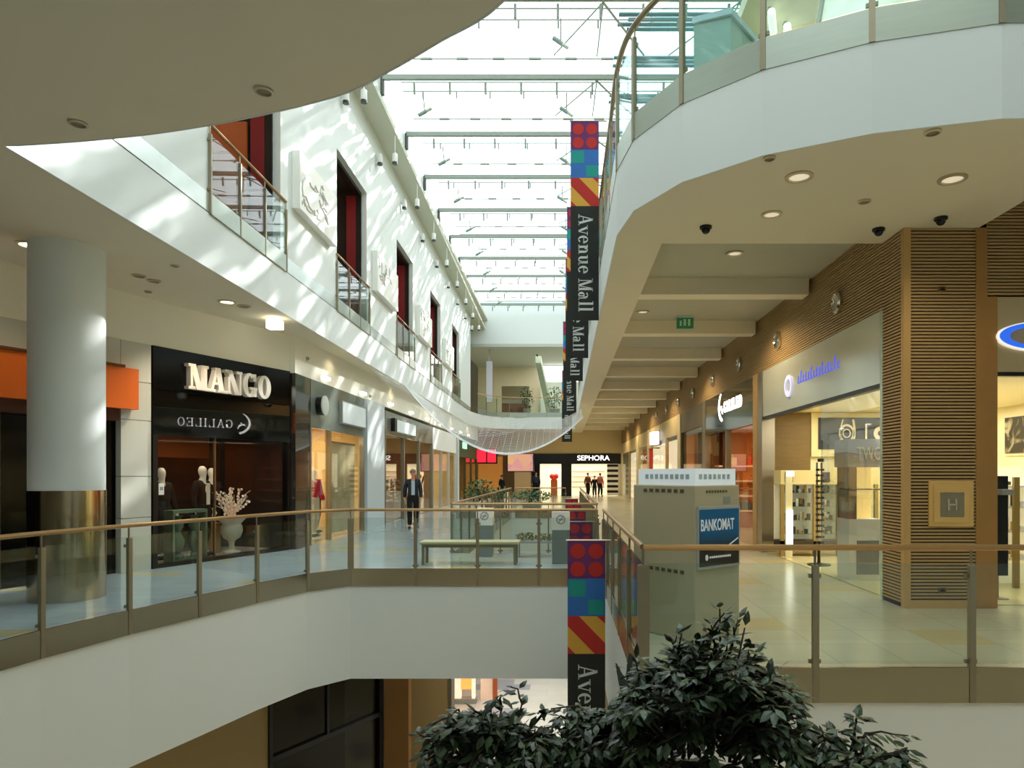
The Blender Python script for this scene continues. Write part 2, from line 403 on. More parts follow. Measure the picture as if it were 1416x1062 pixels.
# outer closing walls
OUT = mat('outer_wall_plaster', L(200, 196, 182), .8, var=.03)
struct('wall_outer_left', MB().box(-14.3, -5, -5.86, -14, 58, 11.35), OUT, 'plain outer wall behind the shops on one side', 'wall')
struct('wall_outer_right', MB().box(13, -5, -5.86, 13.3, 58, 13.5), OUT, 'plain outer wall behind the wood-clad shops', 'wall')
struct('wall_near', MB().box(-14, -5.2, -5.86, 13, -5, 13.5), OUT, 'plain end wall behind the viewpoint', 'wall')
struct('wall_far', MB().box(-14, 58, -5.86, 13, 58.3, 13.5), OUT, 'plain far end wall', 'wall')
struct('wall_far_lower', MB().box(-14, 53, -5.86, 13, 53.2, ZS), OUT, 'plain wall closing the far end below', 'wall')

# ---------------- long white wall with tall openings
OPEN = [(10.06, 12.68), (16.0, 18.6), (22.2, 24.8), (28.4, 31.0), (34.7, 37.3)]
def wseg(mb, d0, d1, z0, z1, o0=0.0, o1=-.14):
    mb.prism([(XL(d0)+o0, d0), (XL(d1)+o0, d1), (XL(d1)+o1, d1), (XL(d0)+o1, d0)], z0, z1)
wl = MB(); prev = 4.0
for a, b in OPEN: wseg(wl, prev, a, ZF, 11.35); wseg(wl, a, b, 9.3, 11.35); prev = b
wseg(wl, prev, 42.5, ZF, 11.35)
struct('wall_left', wl, PLASTER, 'long white wall with tall balcony openings', 'wall')
cn = MB(); wseg(cn, 4, 47, 11.35, 11.5, .6, -.14)
CORN = mat('grey_green_cornice', L(200, 204, 188), .8, var=.02)
struct('trim_cornice', cn, CORN, 'projecting cornice along the head of the white wall', 'cornice')
cu = MB(); wseg(cu, 4, 47, 11.5, 13.4, .22, -.14)
struct('wall_left_upper', cu, PLASTER, 'white upstand between cornice and glass roof', 'wall')
st = MB(); prev = 4.0
for a, b in OPEN+[(42.5, 42.5)]:
    wseg(st, prev, a, ZF+.004, Z2, .012, 0); prev = b
sm = MB(); wseg(sm, 4, 42.5, ZF+.004, ZF+.022, .016, .0)
struct('trim_wall_seam', sm, mat('dark_seam', L(70, 74, 68), .7), 'dark joint line along the foot of the white wall', 'trim')
struct('trim_corner_seam', band([(13, 5.72)]+UP_R+[(.67, 46)], ZF+.0041, ZF+.022, .02, 1), mat('dark_seam', L(70, 74, 68)), 'dark joint line on top of the corner fascia', 'trim')
struct('trim_wall_base', st, mat('pale_reflecting_panel', L(206, 214, 210), .25, .6, var=.05), 'pale metal strip along the foot of the white wall', 'trim')
REVEAL = mat('white_reveal', L(222, 226, 224), .7, var=.02)
for i, (a, b) in enumerate(OPEN):
    w = thing('window_%d' % (i+1), 'tall dark balcony opening in the white wall, number %d from the near end' % (i+1), 'opening', (XL(a), a, Z2), kind='structure')
    mb = MB(); wseg(mb, a-.03, a, Z2, 9.3, -.14, -3.4); wseg(mb, b, b+.03, Z2, 9.3, -.14, -3.4)
    wseg(mb, a, b, Z2, 9.3, -3.4, -3.5); wseg(mb, a, b, 9.3, 9.33, -.14, -3.4); wseg(mb, a, b, Z2-.06, Z2, -.14, -3.4)
    mb.build('room_lining', mat('dark_room_lining', L(30, 20, 15), .8, var=.2), w)
    mb = MB(); wseg(mb, b-.012, b+.0, Z2, 9.3, -.0, -.14); wseg(mb, a, b, 9.288, 9.3, 0, -.14); mb.build('jamb', REVEAL, w)
    mb = MB(); wseg(mb, b-.06, b, Z2, 9.25, -.14, -.27); wseg(mb, a, b, 9.2, 9.3, -.14, -.25); mb.build('frame', mat('black_frame', L(38, 37, 33), .4, .3), w)
    mb = MB(); wseg(mb, b-.05, b, Z2, 9.2, -.28, -.54); mb.build('red_panel', DRED, w)
    if i == 0:
        mb = MB(); wseg(mb, b-.08, b-.03, Z2, 8.15, -.6, -3.2)
        o = mb.build('partition', mat('rust_orange_partition', L(172, 82, 24), .5, var=.1), w); o['label'] = 'rust orange partition inside the room'
    mb = MB(); c = (XL(b)-1.2, (a+b)/2, 9.2); mb.lathe(c, [(.12, 0), (.12, -.05), (.02, -.06)], 16)
    mb.build('ceiling_lamp', mat('lit_lamp_disc', L(255, 214, 160), .4, es=4, emit=(1, .75, .45, 1)), w)

# relief art panels between the openings
RELIEF = mat('white_relief_plaster', L(240, 240, 236), .6, var=.03, scale=3, bump=.6)
whereR = ['between first and second opening', 'between second and third opening', 'between third and fourth opening', 'between fourth and fifth opening']
for i in range(4):
    d0 = OPEN[i][1]+.55; d1 = OPEN[i+1][0]-.5
    r = thing('relief_panel', 'white square relief panel on the tall wall '+whereR[i], 'art panel', (XL(d0), d0, 6.8), 'white relief panels on the long wall')
    mb = MB(); wseg(mb, d0, d1, 6.8, 7.92, .16, .004); mb.build('slab', RELIEF, r)
    mb = MB(); z0, z1 = 6.85, 7.85
    for k in range(9):                 # shallow branching figure in relief
        p = []; dd = d0+random.uniform(.2, 1.9); zz = random.uniform(z0+.1, z1-.2)
        for q in range(7):
            p.append((XL(dd)+.162, dd, zz)); dd += random.uniform(-.22, .22); zz += random.uniform(-.1, .16)
            dd = min(max(dd, d0+.1), d1-.1); zz = min(max(zz, z0), z1)
        mb.tube(p, .018, 5)
    o = mb.build('relief_line', mat('grey_relief_line', L(196, 194, 190), .7), r)

# far end above: bulkhead, soffit, back wall
FARZ = [(10.45, 11.6)]
struct('wall_far_bulkhead', MB().box(-6.6, 46, 10.4, .9, 46.3, 13.4), PLASTER, 'white bulkhead under the glass roof at the far end', 'wall')
struct('ceiling_far', MB().box(-7, 46, 10.2, 6, 57.9, 10.4), mat('grey_far_soffit', L(190, 196, 186), .8), 'grey soffit of the far upper gallery', 'ceiling')
fw = MB().box(-7, 55, ZF, -5.1, 55.2, 10.2).box(-2.9, 55, ZF, -1.9, 55.2, 10.2).box(-5.1, 55, 8.7, -2.9, 55.2, 10.2).box(-7, 57.5, ZF, 6, 57.7, 10.2)
struct('wall_far_upper', fw, mat('pale_beige_wall', L(214, 206, 176), .8), 'beige wall of the far upper gallery with a doorway', 'wall')
struct('wall_far_room', MB().box(-5.4, 56.8, Z2, -2.6, 57.0, 7.5), mat('far_wood_wall', L(128, 84, 50), .7, var=.2), 'brown wood wall seen through the far doorway', 'wall')
wf = thing('window_9', 'bright glazed window at the far end of the upper gallery', 'window', (-.1, 54, Z2), kind='structure')
MB().box(-1.8, 53.9, 8.9, 4.5, 53.95, 10.15).build('pane', mat('daylit_frosted_pane', L(250, 252, 250), .5, es=2.5, emit=(1, 1, 1, 1)), wf)
MB().box(-1.9, 53.85, 10.15, 4.6, 54, 10.2).box(-1.9, 53.85, Z2, 4.6, 54, 8.9).build('frame', mat('pale_green_frame', L(190, 204, 192), .6), wf)

# ---------------- glass roof
def roof_glass():
    m, nt, out = new_mat('sun_patch_roof_glass')  # clear and milky noise streaks, made up to break the sun into wall patches
    tr = nt.nodes.new('ShaderNodeBsdfTransparent'); tl = nt.nodes.new('ShaderNodeBsdfTranslucent')
    tl.inputs['Color'].default_value = (.6, .645, .65, 1)
    tc = nt.nodes.new('ShaderNodeTexCoord'); mp = nt.nodes.new('ShaderNodeMapping'); mp.inputs['Scale'].default_value = (.75, 2.4, 1)
    mp.inputs['Rotation'].default_value = (0, 0, .25)
    nz = nt.nodes.new('ShaderNodeTexNoise'); nz.inputs['Scale'].default_value = .9; nz.inputs['Detail'].default_value = 2.5; nz.inputs['Distortion'].default_value = .7
    cr = nt.nodes.new('ShaderNodeValToRGB'); cr.color_ramp.elements[0].position = .565; cr.color_ramp.elements[0].color = (.07, .07, .07, 1)
    cr.color_ramp.elements[1].position = .60; cr.color_ramp.elements[1].color = (.9, .9, .9, 1)
    mx = nt.nodes.new('ShaderNodeMixShader')
    nt.links.new(tc.outputs['Object'], mp.inputs[0]); nt.links.new(mp.outputs[0], nz.inputs['Vector']); nt.links.new(nz.outputs['Fac'], cr.inputs[0])
    nt.links.new(cr.outputs[0], mx.inputs[0]); nt.links.new(tl.outputs[0], mx.inputs[1]); nt.links.new(tr.outputs[0], mx.inputs[2])
    nt.links.new(mx.outputs[0], out.inputs[0]); return m
struct('ceiling_glass_roof', MB().quad((-5.4, -5, 13.4), (6.5, -5, 13.4), (6.5, 46.3, 13.4), (-5.9, 46.3, 13.4)), roof_glass(), 'glass roof over the open hall', 'glass roof')
struct('ceiling_roof_left', MB().box(-14.3, -5, 11.95, -5.2, 58, 12.1), OUT, 'solid roof over the shops on one side', 'roof')
struct('ceiling_roof_right', MB().box(6.5, -5, 13.4, 13.3, 58, 13.6).box(-6.5, 46.3, 13.4, 6.5, 58.3, 13.6), OUT, 'solid roof beyond the glass', 'roof')
struct('ceiling_upper_right', MB().prism([(3.3, 10.5), (13, 10.5), (13, 46), (3.3, 46)], 10.2, 10.45), SOFFIT, 'beige ceiling of the upper floor over the corridor', 'ceiling')
struct('wall_upper_right', MB().box(5.2, 8.6, ZF, 5.4, 46, 10.2), mat('cream_upper_wall', L(222, 210, 180), .8), 'cream shop wall on the upper floor', 'wall')
def roof_beam(k):
    d = 6.3+3.2*k
    b = thing('roof_beam', 'grey steel roof beam with thin glazing rods, %s across the glass roof' % ['nearest', 'second', 'third', 'fourth', 'fifth', 'sixth', 'seventh', 'eighth', 'ninth', 'tenth', 'eleventh', 'twelfth', 'thirteenth'][k], 'roof beam', (0, d, 12.7), 'steel roof beams under the glass')
    x0 = XL(d)+.28; x1 = 6.4
    MB().box(x0, d-.05, 12.67, x1, d+.05, 12.8).build('girder', ROOFM, b)
    mb = MB()
    n = 11
    for i in range(n):
        x = x0+.9+i*1.0
        mb.tube([(x, d+.05, 12.62), (x, d+.1, 12.32)], .035, 6)
    mb.build('hanger_rod', ROOFM, b)
    mb = MB()
    for dd, z in ((1.05, 13.2), (1.25, 13.05), (-.25, 13.1)):
        mb.tube([(x0+.3, d+dd, z), (x1, d+dd, z)], .018, 5)
    for i in range(n):
        x = x0+.9+i*1.0
        mb.tube([(x, d+1.25, 13.05), (x, d+1.27, 12.85)], .025, 5)
        mb.box(x+.24, d-.28, 13.08, x+.56, d-.22, 13.13)
    mb.build('purlin', ROOFM, b)
    mb = MB()
    for x in (.9, 4.1):
        mb.tube([(x, d+.1, 12.7), (x+1.3, d+3.1, 13.3)], .03, 5); mb.tube([(x, d+.1, 12.7), (x-1.2, d+3.1, 13.3)], .02, 5); mb.tube([(x, d+.1, 12.7), (x, d+3.15, 13.3)], .02, 5)
    mb.build('brace', ROOFM, b)
    mb = MB(); mb.tube([(x0+.02, d, 12.75), (x0+.02, d, 12.25), (x0-.05, d, 12.15), (x0-.2, d, 12.12)], .06, 8)
    o = mb.build('end_bracket', mat('dark_bracket', L(70, 74, 68), .5), b); o['label'] = 'dark hooked end bracket'
for k in range(13): roof_beam(k)

# louvre blades above the roof, seen blue through the upper balustrade
for k, d in enumerate((16.95, 18.72, 20.6)):
    lv = thing('sun_louvre', 'blue-grey sun louvre of long blades under the glass roof, %s of three' % ['nearest', 'middle', 'farthest'][k], 'sun louvre', (4, d, 13.1), 'sun louvres under the roof edge')
    mb = MB()
    for i in range(4 if k == 0 else 3): mb.box(1.35+.25*(i % 2), d+i*.22, 13.08+i*.02, 6.4, d+.13+i*.22, 13.11+i*.02)
    mb.build('blade_slat', mat('blue_grey_blade', L(96, 140, 152), .5, .2), lv)
    for x in (2.2, 5.4): MB().tube([(x, d+.4, 13.05), (x, d+.4, 13.39)], .02, 6).build('hanger_rod', ROOFM, lv)

# ================================================================== BALUSTRADES
PALEP = mat('pale_satin_panel', L(166, 176, 166), .3, .55, var=.08, scale=2, stretch=(1.5, 1.5, 14))
def railing(label, pts, z, group, name='glass_balustrade', panelm=None, base=True, slim=False, zr=1.02, closed=False, thick=(), curved=False, glass=GLASS, side=1, rail_r=.026, posts_below=True):
    t = thing(name, label, 'balustrade', (pts[0][0], pts[0][1], z), group)
    n = len(pts)
    rp = smooth_line(pts, 5) if curved else pts
    MB().tube([(p[0], p[1], z+zr) for p in rp], rail_r, 8).build('handrail', mat('dull_steel_handrail', L(142, 130, 104), .35, .7) if curved else RAILW, t, smooth=True)
    for i, p in enumerate(pts):
        a = Vector(pts[max(i-1, 0)]); b = Vector(pts[min(i+1, n-1)]); u = (b-a).normalized(); nn = Vector((-u.y, u.x))*side
        w = .017 if slim else .026
        if i in thick: w = .05
        mb = MB(); z0 = z-.3 if (base and posts_below) else z
        mb.ubox(p, u, nn, -w, w, -.014, .03, z0, z+.87)
        mb.tube([(p[0], p[1], z+.86), (p[0], p[1], z+zr)], .011, 6)
        po = mb.build('post', DARKM, t)
        for zz in (.03, .76): MB().ubox(p, u, nn, -.052, .052, -.022, .0, z+zz, z+zz+.035).build('glass_clamp', DARKM, po)
        if i < n-1:
            q = pts[i+1]; a = Vector(p); b = Vector(q); u2 = (b-a).normalized(); n2 = Vector((-u2.y, u2.x))*side; l = (b-a).length
            MB().ubox(p, u2, n2, .03, l-.03, -.006, .006, z+.03, z+.885).build('glass_pane', glass, t)
            if base: MB().ubox(p, u2, n2, .006, l-.006, -.004, .022, z-.3, z+.0).build('base_panel', panelm or STEEL2, t)
    return t
railing('long curved glass balustrade with bronze handrail along balcony and bridge front', LEFT_EDGE+[(-2.6, 11.89), (-1.52, 11.89), (-.45, 11.89), (.57, 11.89)], 0, 'gallery balustrades', thick=(9,), side=-1)
railing('near glass balustrade with bronze handrail before the cash machine', [(.67, 5.83), (2.137, 5.83), (3.47, 5.83), (4.8, 5.83), (6.1, 5.83)], 0, 'gallery balustrades', thick=(0,), side=-1)
railing('glass balustrade running along the corridor edge behind the nearest hanging banner', [(.67, 5.87+1.2*k) for k in range(5)]+[(.67, 11.8)], 0, 'gallery balustrades', side=1)
h2 = [(HX0, HY0+1.32*k) for k in range(13)]
railing('glass balustrade of the second opening, on the shop window side', h2, 0, 'balustrades round the second opening', slim=True, side=-1)
railing('glass balustrade of the second opening, across the bridge behind the bench', [(HX0+.02+1.0*k, HY0) for k in range(4)], 0, 'balustrades round the second opening', slim=True, side=-1)
railing('glass balustrade of the second opening, on the corridor side', [(HX1, HY0+1.32*k) for k in range(13)], 0, 'balustrades round the second opening', slim=True, side=1)
railing('glass balustrade of the second opening, at its far end', [(HX0+.2+.55*k, HY1) for k in range(5)], 0, 'balustrades round the second opening', slim=True, side=-1)
upper_pts = [(6.2, 5.76), (4.85, 5.78)]+UP_R+[(.67, 8.61+1.25*k) for k in range(1, 20)]
railing('upper glass balustrade curving round the white corner fascia', upper_pts, Z2, 'upper balustrades', side=1, panelm=PALEP, curved=True, rail_r=.034, glass=glass_mat('tinted_balustrade_glass', (.78, .93, .92), 1.0, 1.5))
ordn = ['first (nearest)', 'second', 'third', 'fourth', 'fifth (farthest)']
for i, (a, b) in enumerate(OPEN):
    m = 3
    pts = [(XL(a-.05+(b-a+.25)*k/m)+.02, a-.05+(b-a+.25)*k/m) for k in range(m+1)]
    railing('short glass balcony rail across the %s tall opening of the white wall' % ordn[i], pts, Z2, 'balcony rails in the tall openings', name='balcony_rail', slim=True, side=-1, panelm=PALEP)
farp = [p for p in far_curve if p[1] > 43]+[(-.2, 46), (.6, 46)]
fp = [farp[i] for i in range(0, len(farp)-2, 3)]+[(.3, 46)]
railing('distant glass balustrade on the curved far end of the upper gallery', fp, Z2, 'upper balustrades', slim=True, side=-1, panelm=PALEP)

# ================================================================== COLUMN, LEFT SHOPS
C0 = (-6.60, 9.06)
col = thing('column_round', 'white round column with polished steel cladding at its foot', 'column', (*C0, 0), kind='structure')
MB().lathe((*C0, 0), [(.425, 1.43), (.425, ZS)], 48).build('shaft', PLASTER, col, smooth=True)
MB().lathe((*C0, 0), [(.432, 0), (.432, 1.43)], 48).build('steel_cladding', mat('column_steel', L(190, 176, 150), .16, 1, var=.05), col, smooth=True)

# angled wall line with the dark shop, orange band and black shopfront
A0 = Vector((-7.14, 11.8)); A1 = Vector((-5.99, 14.83)); UA = (A1-A0).normalized(); NA = Vector((-UA.y, UA.x))   # NA: into the shop
LA = (A1-A0).length
def aw(mb, u0, u1, n0, n1, z0, z1): return mb.ubox(A0, UA, NA, u0, u1, n0, n1, z0, z1)
WPAN = mat('cream_wall_panel', L(198, 198, 186), .6, var=.02)
mb = MB()
aw(mb, -6, LA, .0, .3, 3.87, ZS)
struct('wall_left_bulkhead', mb, BULK, 'cream bulkhead above the angled shopfronts', 'wall')
mb = MB()
for z0, z1 in ((0, .9), (.91, 1.6), (1.61, 2.55), (2.56, 3.2), (3.21, 3.87)):
    aw(mb, -.56, -.02, -.01, .3, z0, z1)
aw(mb, -1.0, -.57, -.01, .3, 3.41, 3.87); aw(mb, -3.2, -1.01, -.01, .3, 3.41, 3.87)
struct('wall_left_pier', mb, WPAN, 'cream panelled pier beside the black shopfront', 'wall')
ob = thing('sign_band', 'plain orange sign band over the dark shop entrance behind the round column', 'sign band', (A0.x+UA.x*-2, A0.y+UA.y*-2, 2.7))
aw(MB(), -5.5, -.36, -.16, -.01, 2.72, 3.39).build('orange_face', ORANGE, ob)
aw(MB(), -5.5, -.62, -.2, -.14, 3.39, 3.43).build('top_trim', mat('brown_edge', L(96, 56, 24), .6), ob)
aw(MB(), -5.5, -.62, -.05, .2, 2.52, 2.72).build('soffit_board', mat('dark_rust', L(72, 36, 14), .7), ob)
mb = MB()
aw(mb, -6, -.56, 3.2, 3.4, 0, 3.87); aw(mb, -6.1, -6, -.2, 3.4, 0, 3.87); aw(mb, -.57, -.5, .3, 3.4, 0, 3.87); aw(mb, -6, -.5, .2, 3.3, 3.2, 3.3)
struct('wall_dark_shop', mb, mat('black_shop_lining', L(14, 13, 10), .8), 'black interior of the closed shop behind the column', 'wall')
sh = MB(); aw(sh, -6, -.57, .1, .14, .0, 2.6); struct('window_10', sh, mat('dark_window_pane', L(6, 6, 5), .1, ior=1.22), 'dark window of the closed shop under the orange band', 'window')
mb = MB(); aw(mb, -2.35, -2.28, .06, .12, 0, 2.6); aw(mb, -4.6, -4.5, .06, .12, 0, 2.6)
struct('trim_dark_shop_mullion', mb, mat('dark_bronze', L(60, 48, 28), .4, .6), 'dim bronze mullion in the dark shop window', 'trim')

# black shopfront
sf = thing('window_11', 'black glass shopfront with big white lettering', 'shopfront', (*A0, 0), kind='structure')
aw(MB(), 0, LA, -.03, .12, 3.12, 3.87).build('upper_fascia', mat('black_gloss_panel', L(8, 8, 9), .12, var=.05, ior=1.4), sf)
aw(MB(), 0, LA, -.03, .12, 2.33, 3.11).build('lower_fascia', BLACKGL, sf)
mb = MB(); aw(mb, 0, .09, -.035, .12, 0, 2.33); aw(mb, LA-.08, LA, -.035, .12, 0, 2.33); aw(mb, .09, LA-.08, -.035, .12, 0, .07); mb.build('frame', BLACK, sf)
aw(MB(), .09, LA-.08, .03, .045, .07, 2.33).build('pane', glass_mat('dark_shop_glass', (.8, .82, .8), .45, 1.5), sf)
mb = MB(); aw(mb, 1.32, 1.35, .02, .06, .07, 2.33); mb.build('mullion', mat('thin_bronze', L(120, 96, 60), .4, .6), sf)
mb = MB()
aw(mb, .0, LA, 2.6, 2.7, 0, 3.0); aw(mb, 0, .05, .13, 2.6, 0, 3.0); aw(mb, LA-.05, LA, .13, 2.6, 0, 3.0); aw(mb, 0, LA, .13, 2.6, 2.7, 2.8)
struct('wall_black_shop', mb, DARKIN, 'dark interior lining of the black shopfront', 'wall')
aw(MB(), .1, LA-.1, .13, 1.6, .0, .03).build('display_floor', mat('pink_display_floor', L(222, 196, 176), .5), sf)
bwall = MB(); aw(bwall, .8, LA-.1, 2.2, 2.25, 2.0, 2.5); bwall.build('rear_panel', BROWNW, sf)
lp, lw = lettering('MANGO', .27, .11, .075)
hh = .46; W = 1.95
ls = thing('shop_sign', 'large white MANGO letters on the black shopfront', 'sign', (A0.x+UA.x*1.4, A0.y+UA.y*1.4, 3.3))
o3 = A0+UA*.63-NA*.03
MB().polys([[(p[0]*W/lw, p[1]*hh) for p in q] for q in lp], (o3.x, o3.y, 3.19), (UA.x, UA.y, 0), (0, 0, 1), .11).build('lettering', mat('white_letter', L(212, 204, 188), .5, es=.01, emit=(1, .92, .82, 1)), ls)

# second shop, parallel front: glass header, posts, lit window
X2 = -5.86
def shop_left(idx, d0, d1, zt, hdr0, hdrmat, wallm, label, depth=3.2, light=60, lcol=(1, .84, .6), panes=2, framem=STEEL, splits=None):
    sp_ = splits or [d0+(d1-d0)*k/panes for k in range(panes+1)]; panes = len(sp_)-1
    w = thing('window_%d' % idx, label, 'shopfront', (X2, d0, 0), kind='structure')
    MB().box(X2-.1, d0, hdr0, X2, d1, zt).build('header', hdrmat, w)
    for k in range(panes):
        a, b = sp_[k], sp_[k+1]
        MB().box(X2-.07, a+.04, .02, X2-.055, b-.04, hdr0).build('pane', SHOPGL, w)
    mb = MB()
    for k in range(panes+1):
        a = sp_[k]; mb.box(X2-.12, a-.04, 0, X2+.01, a+.04, hdr0)
    mb.build('frame', framem, w)
    mb = MB().box(X2-depth, d0, 0, X2-depth+.05, d1, zt).box(X2-depth, d0, 0, X2-.12, d0+.04, zt).box(X2-depth, d1-.04, 0, X2-.12, d1, zt).box(X2-depth, d0, hdr0+.25, X2-.12, d1, hdr0+.3)
    mb.build('interior_lining', wallm, w)
    if light: area('shop_lamp', (X2-depth*.5, (d0+d1)/2, hdr0+.2), depth*.6, (d1-d0)*.7, light, lcol)
    return w
mb = MB().box(X2-.3, 14.83, 3.84, X2, 46, ZS)
struct('wall_left_bulkhead_far', mb, BULK, 'cream bulkhead above the straight row of shops', 'wall')
GREENGL = mat('green_grey_glass_header', L(128, 138, 128), .08, .3, var=.15, scale=2)
s2 = shop_left(12, 15.75, 19.9, 3.84, 2.72, GREENGL, OCHRE, 'wide lit shopfront with grey-green glass header next to the black one', light=110, splits=[15.75, 17.1, 19.9])
MB().box(X2-.02, 14.86, 0, X2+.0, 15.7, 3.84).box(X2-.14, 14.86, 0, X2-.02, 14.9, 3.84).build('dark_side_panel', mat('smoked_panel', L(52, 50, 44), .04, .2, var=.3, ior=1.9), s2)
sg = thing('projecting_sign', 'round drum sign, black sided with pale face, on the green glass header', 'sign', (X2, 16.2, 3.3))
MB().lathe((X2+.0, 16.25, 3.27), [(.225, 0), (.23, .02), (.23, .13), (.225, .14)], 28, 'x').build('black_drum', BLACK, sg, smooth=True)
MB().lathe((X2+.14, 16.25, 3.27), [(.235, 0), (.235, .03), (.2, .04)], 28, 'x').build('pale_face', mat('pale_sign_face', L(214, 216, 210), .3), sg, smooth=True)
ls = thing('lightbox', 'white illuminated box sign on the green glass header', 'sign', (X2, 18.7, 3.2))
MB().box(X2, 17.75, 2.98, X2+.1, 19.75, 3.52).build('lit_face', mat('white_lit_face', L(214, 224, 224), .4, es=.12, emit=(.9, 1, 1, 1)), ls)
MB().box(X2, 17.72, 2.95, X2+.085, 19.78, 3.55).build('case', GREY, ls)
po = thing('poster', 'large beige fashion poster hanging inside the lit shop window', 'poster', (X2-.2, 18.5, 1.2))
MB().box(X2-.2, 17.3, .1, X2-.18, 19.6, 2.45).build('print', mat('beige_print', L(226, 196, 150), .7, var=.25, scale=2.2), po)
MB().box(X2-.21, 17.25, 2.45, X2-.17, 19.65, 2.5).build('hanger', STEEL, po)
# pilaster beside it
struct('column_pilaster', MB().box(X2-.45, 20.0, 0, X2+.08, 21.9, 3.84).box(X2-.45, 37.0, 0, X2+.05, 37.6, 3.84), mat('blue_white_pilaster', L(206, 214, 216), .5, var=.03), 'white flat pilaster between two shops', 'column')
s3 = shop_left(13, 22.3, 30.2, 3.72, 2.95, mat('clear_grey_header', L(150, 150, 138), .15, .4, var=.2), mat('walnut_lining', L(150, 92, 46), .5, var=.3, scale=1.5), 'brown wood shopfront past the white pilaster', light=90, panes=3, framem=DARKM)
ls = thing('lightbox', 'small white box sign over the brown wood shopfront', 'sign', (X2, 23.6, 3.3))
MB().box(X2, 23.3, 3.1, X2+.12, 26.3, 3.5).build('lit_face', mat('white_lit_face', L(226, 236, 236), .4, es=.5), ls)
MB().box(X2, 23.0, 3.08, X2+.14, 23.3, 3.52).build('end_cap', BLACK, ls)
s4 = shop_left(14, 30.4, 36.8, 3.72, 2.75, mat('white_header', L(226, 228, 222), .5, es=.15), OCHRE, 'far bright shopfront with plain white header', light=140, panes=3, framem=mat('silver_frame', L(200, 204, 204), .3, .6))
s5 = shop_left(15, 37.8, 45.6, 3.72, 2.6, mat('green_brown_header', L(74, 84, 50), .6, var=.2), mat('amber_lining', L(196, 148, 70), .6, var=.2), 'farthest shopfront of the row, under a dark green header', light=70, panes=3, framem=mat('bronze_frame', L(96, 78, 44), .5, .4))
ex = thing('exit_sign', 'small lit green and white exit sign on the dark green header', 'exit sign', (X2+.1, 39.4, 3.2))
MB().box(X2+.02, 38.9, 3.1, X2+.1, 40.2, 3.45).build('lit_face', mat('lit_green_face', L(120, 220, 150), .4, es=1.2, emit=(.45, 1, .6, 1)), ex)
MB().box(X2, 38.85, 3.07, X2+.03, 40.25, 3.48).build('case', GREY, ex)

# far cross shops on this level
struct('wall_far_cross', MB().box(-6.4, 48.2, 2.0+.9, -4.5, 48.4, ZS).box(-6.4, 48.2, 0, -4.5, 48.4, .4), mat('amber_far_wall', L(206, 150, 72), .6, var=.1), 'amber wall at the far end of the shop row', 'wall')
rs = thing('shop_sign', 'bright red double panel sign at the far end of the shop row', 'sign', (-5.4, 48, 2.5))
for x0, x1 in ((-6.2, -5.55), (-5.45, -4.85)): MB().box(x0, 48.0, 2.45, x1, 48.1, 3.35).build('red_lit_panel', mat('red_lit_face', L(236, 16, 30), .5, es=1.3, emit=(1, .02, .05, 1)), rs)
MB().box(-6.3, 48.1, 2.35, -4.75, 48.2, 3.45).build('backing', BLACK, rs)
struct('wall_far_amber_room', MB().box(-6.4, 50.5, 0, -4.5, 50.7, 2.9), mat('amber_room', L(226, 150, 66), .6, es=.35, var=.3, scale=2), 'glowing amber room beneath the red sign', 'wall')
struct('wall_far_brown', MB().box(-4.5, 49.5, 0, -2.4, 49.7, 2.95), mat('brown_far_wall', L(120, 92, 56), .7, var=.2), 'brown wall behind the hanging screen', 'wall')
tv = thing('video_screen', 'large landscape video screen on a pale plinth at the far end', 'screen', (-3.0, 46.2, 0))
def screen_mat():
    m, nt, out = new_mat('colour_video_picture')
    b = nt.nodes.new('ShaderNodeBsdfPrincipled'); tc = nt.nodes.new('ShaderNodeTexCoord'); vo = nt.nodes.new('ShaderNodeTexVoronoi'); vo.inputs['Scale'].default_value = 1.6
    cr = nt.nodes.new('ShaderNodeValToRGB'); e = cr.color_ramp.elements
    e[0].color = L(150, 110, 130); e[1].color = L(250, 226, 190); x = e.new(.45); x.color = L(226, 150, 150); x = e.new(.7); x.color = L(236, 186, 110)
    nt.links.new(tc.outputs['Object'], vo.inputs['Vector']); nt.links.new(vo.outputs['Color'], cr.inputs[0]); nt.links.new(cr.outputs[0], b.inputs['Emission Color']); b.inputs['Emission Strength'].default_value = .9
    b.inputs['Base Color'].default_value = (.02, .02, .02, 1)
    nt.links.new(b.outputs[0], out.inputs[0]); return m
MB().box(-3.85, 46.1, 1.83, -2.15, 46.13, 2.98).build('picture', screen_mat(), tv)
MB().box(-3.92, 46.13, 1.78, -2.08, 46.3, 3.03).build('case', BLACK, tv)
MB().box(-3.4, 46.15, 0, -2.3, 46.3, 1.78).build('plinth', mat('tan_plinth', L(188, 152, 104), .7), tv)

# ---------------- far cosmetics shop with black band
SX0, SX1, SD = -2.4, 4.1, 50.0
cs = thing('window_16', 'far cosmetics shop with black fascia and white lettering', 'shopfront', (1, SD, 0), kind='structure')
MB().box(SX0, SD-.1, 2.36, SX1, SD+.2, 3.12).build('black_fascia', BLACK, cs)
MB().box(SX0-.05, SD, 0, -1.82, SD+.2, 2.36).box(-.26, SD, 0, .5, SD+.2, 2.36).build('black_pier', BLACK, cs)
COSL = mat('bright_cosmetic_shelf', L(255, 236, 190), .6, es=.9, emit=(1, .86, .58, 1), var=.25, scale=4)
MB().box(SX0, SD+2.5, 0, SX1, SD+2.6, 2.6).build('lit_back_wall', COSL, cs)
mb = MB()
for z in (.6, 1.0, 1.4, 1.8): mb.box(.55, SD+2.2, z, 3.05, SD+2.5, z+.05)
mb.build('shelf', mat('dim_shelf', L(150, 110, 80), .6), cs)
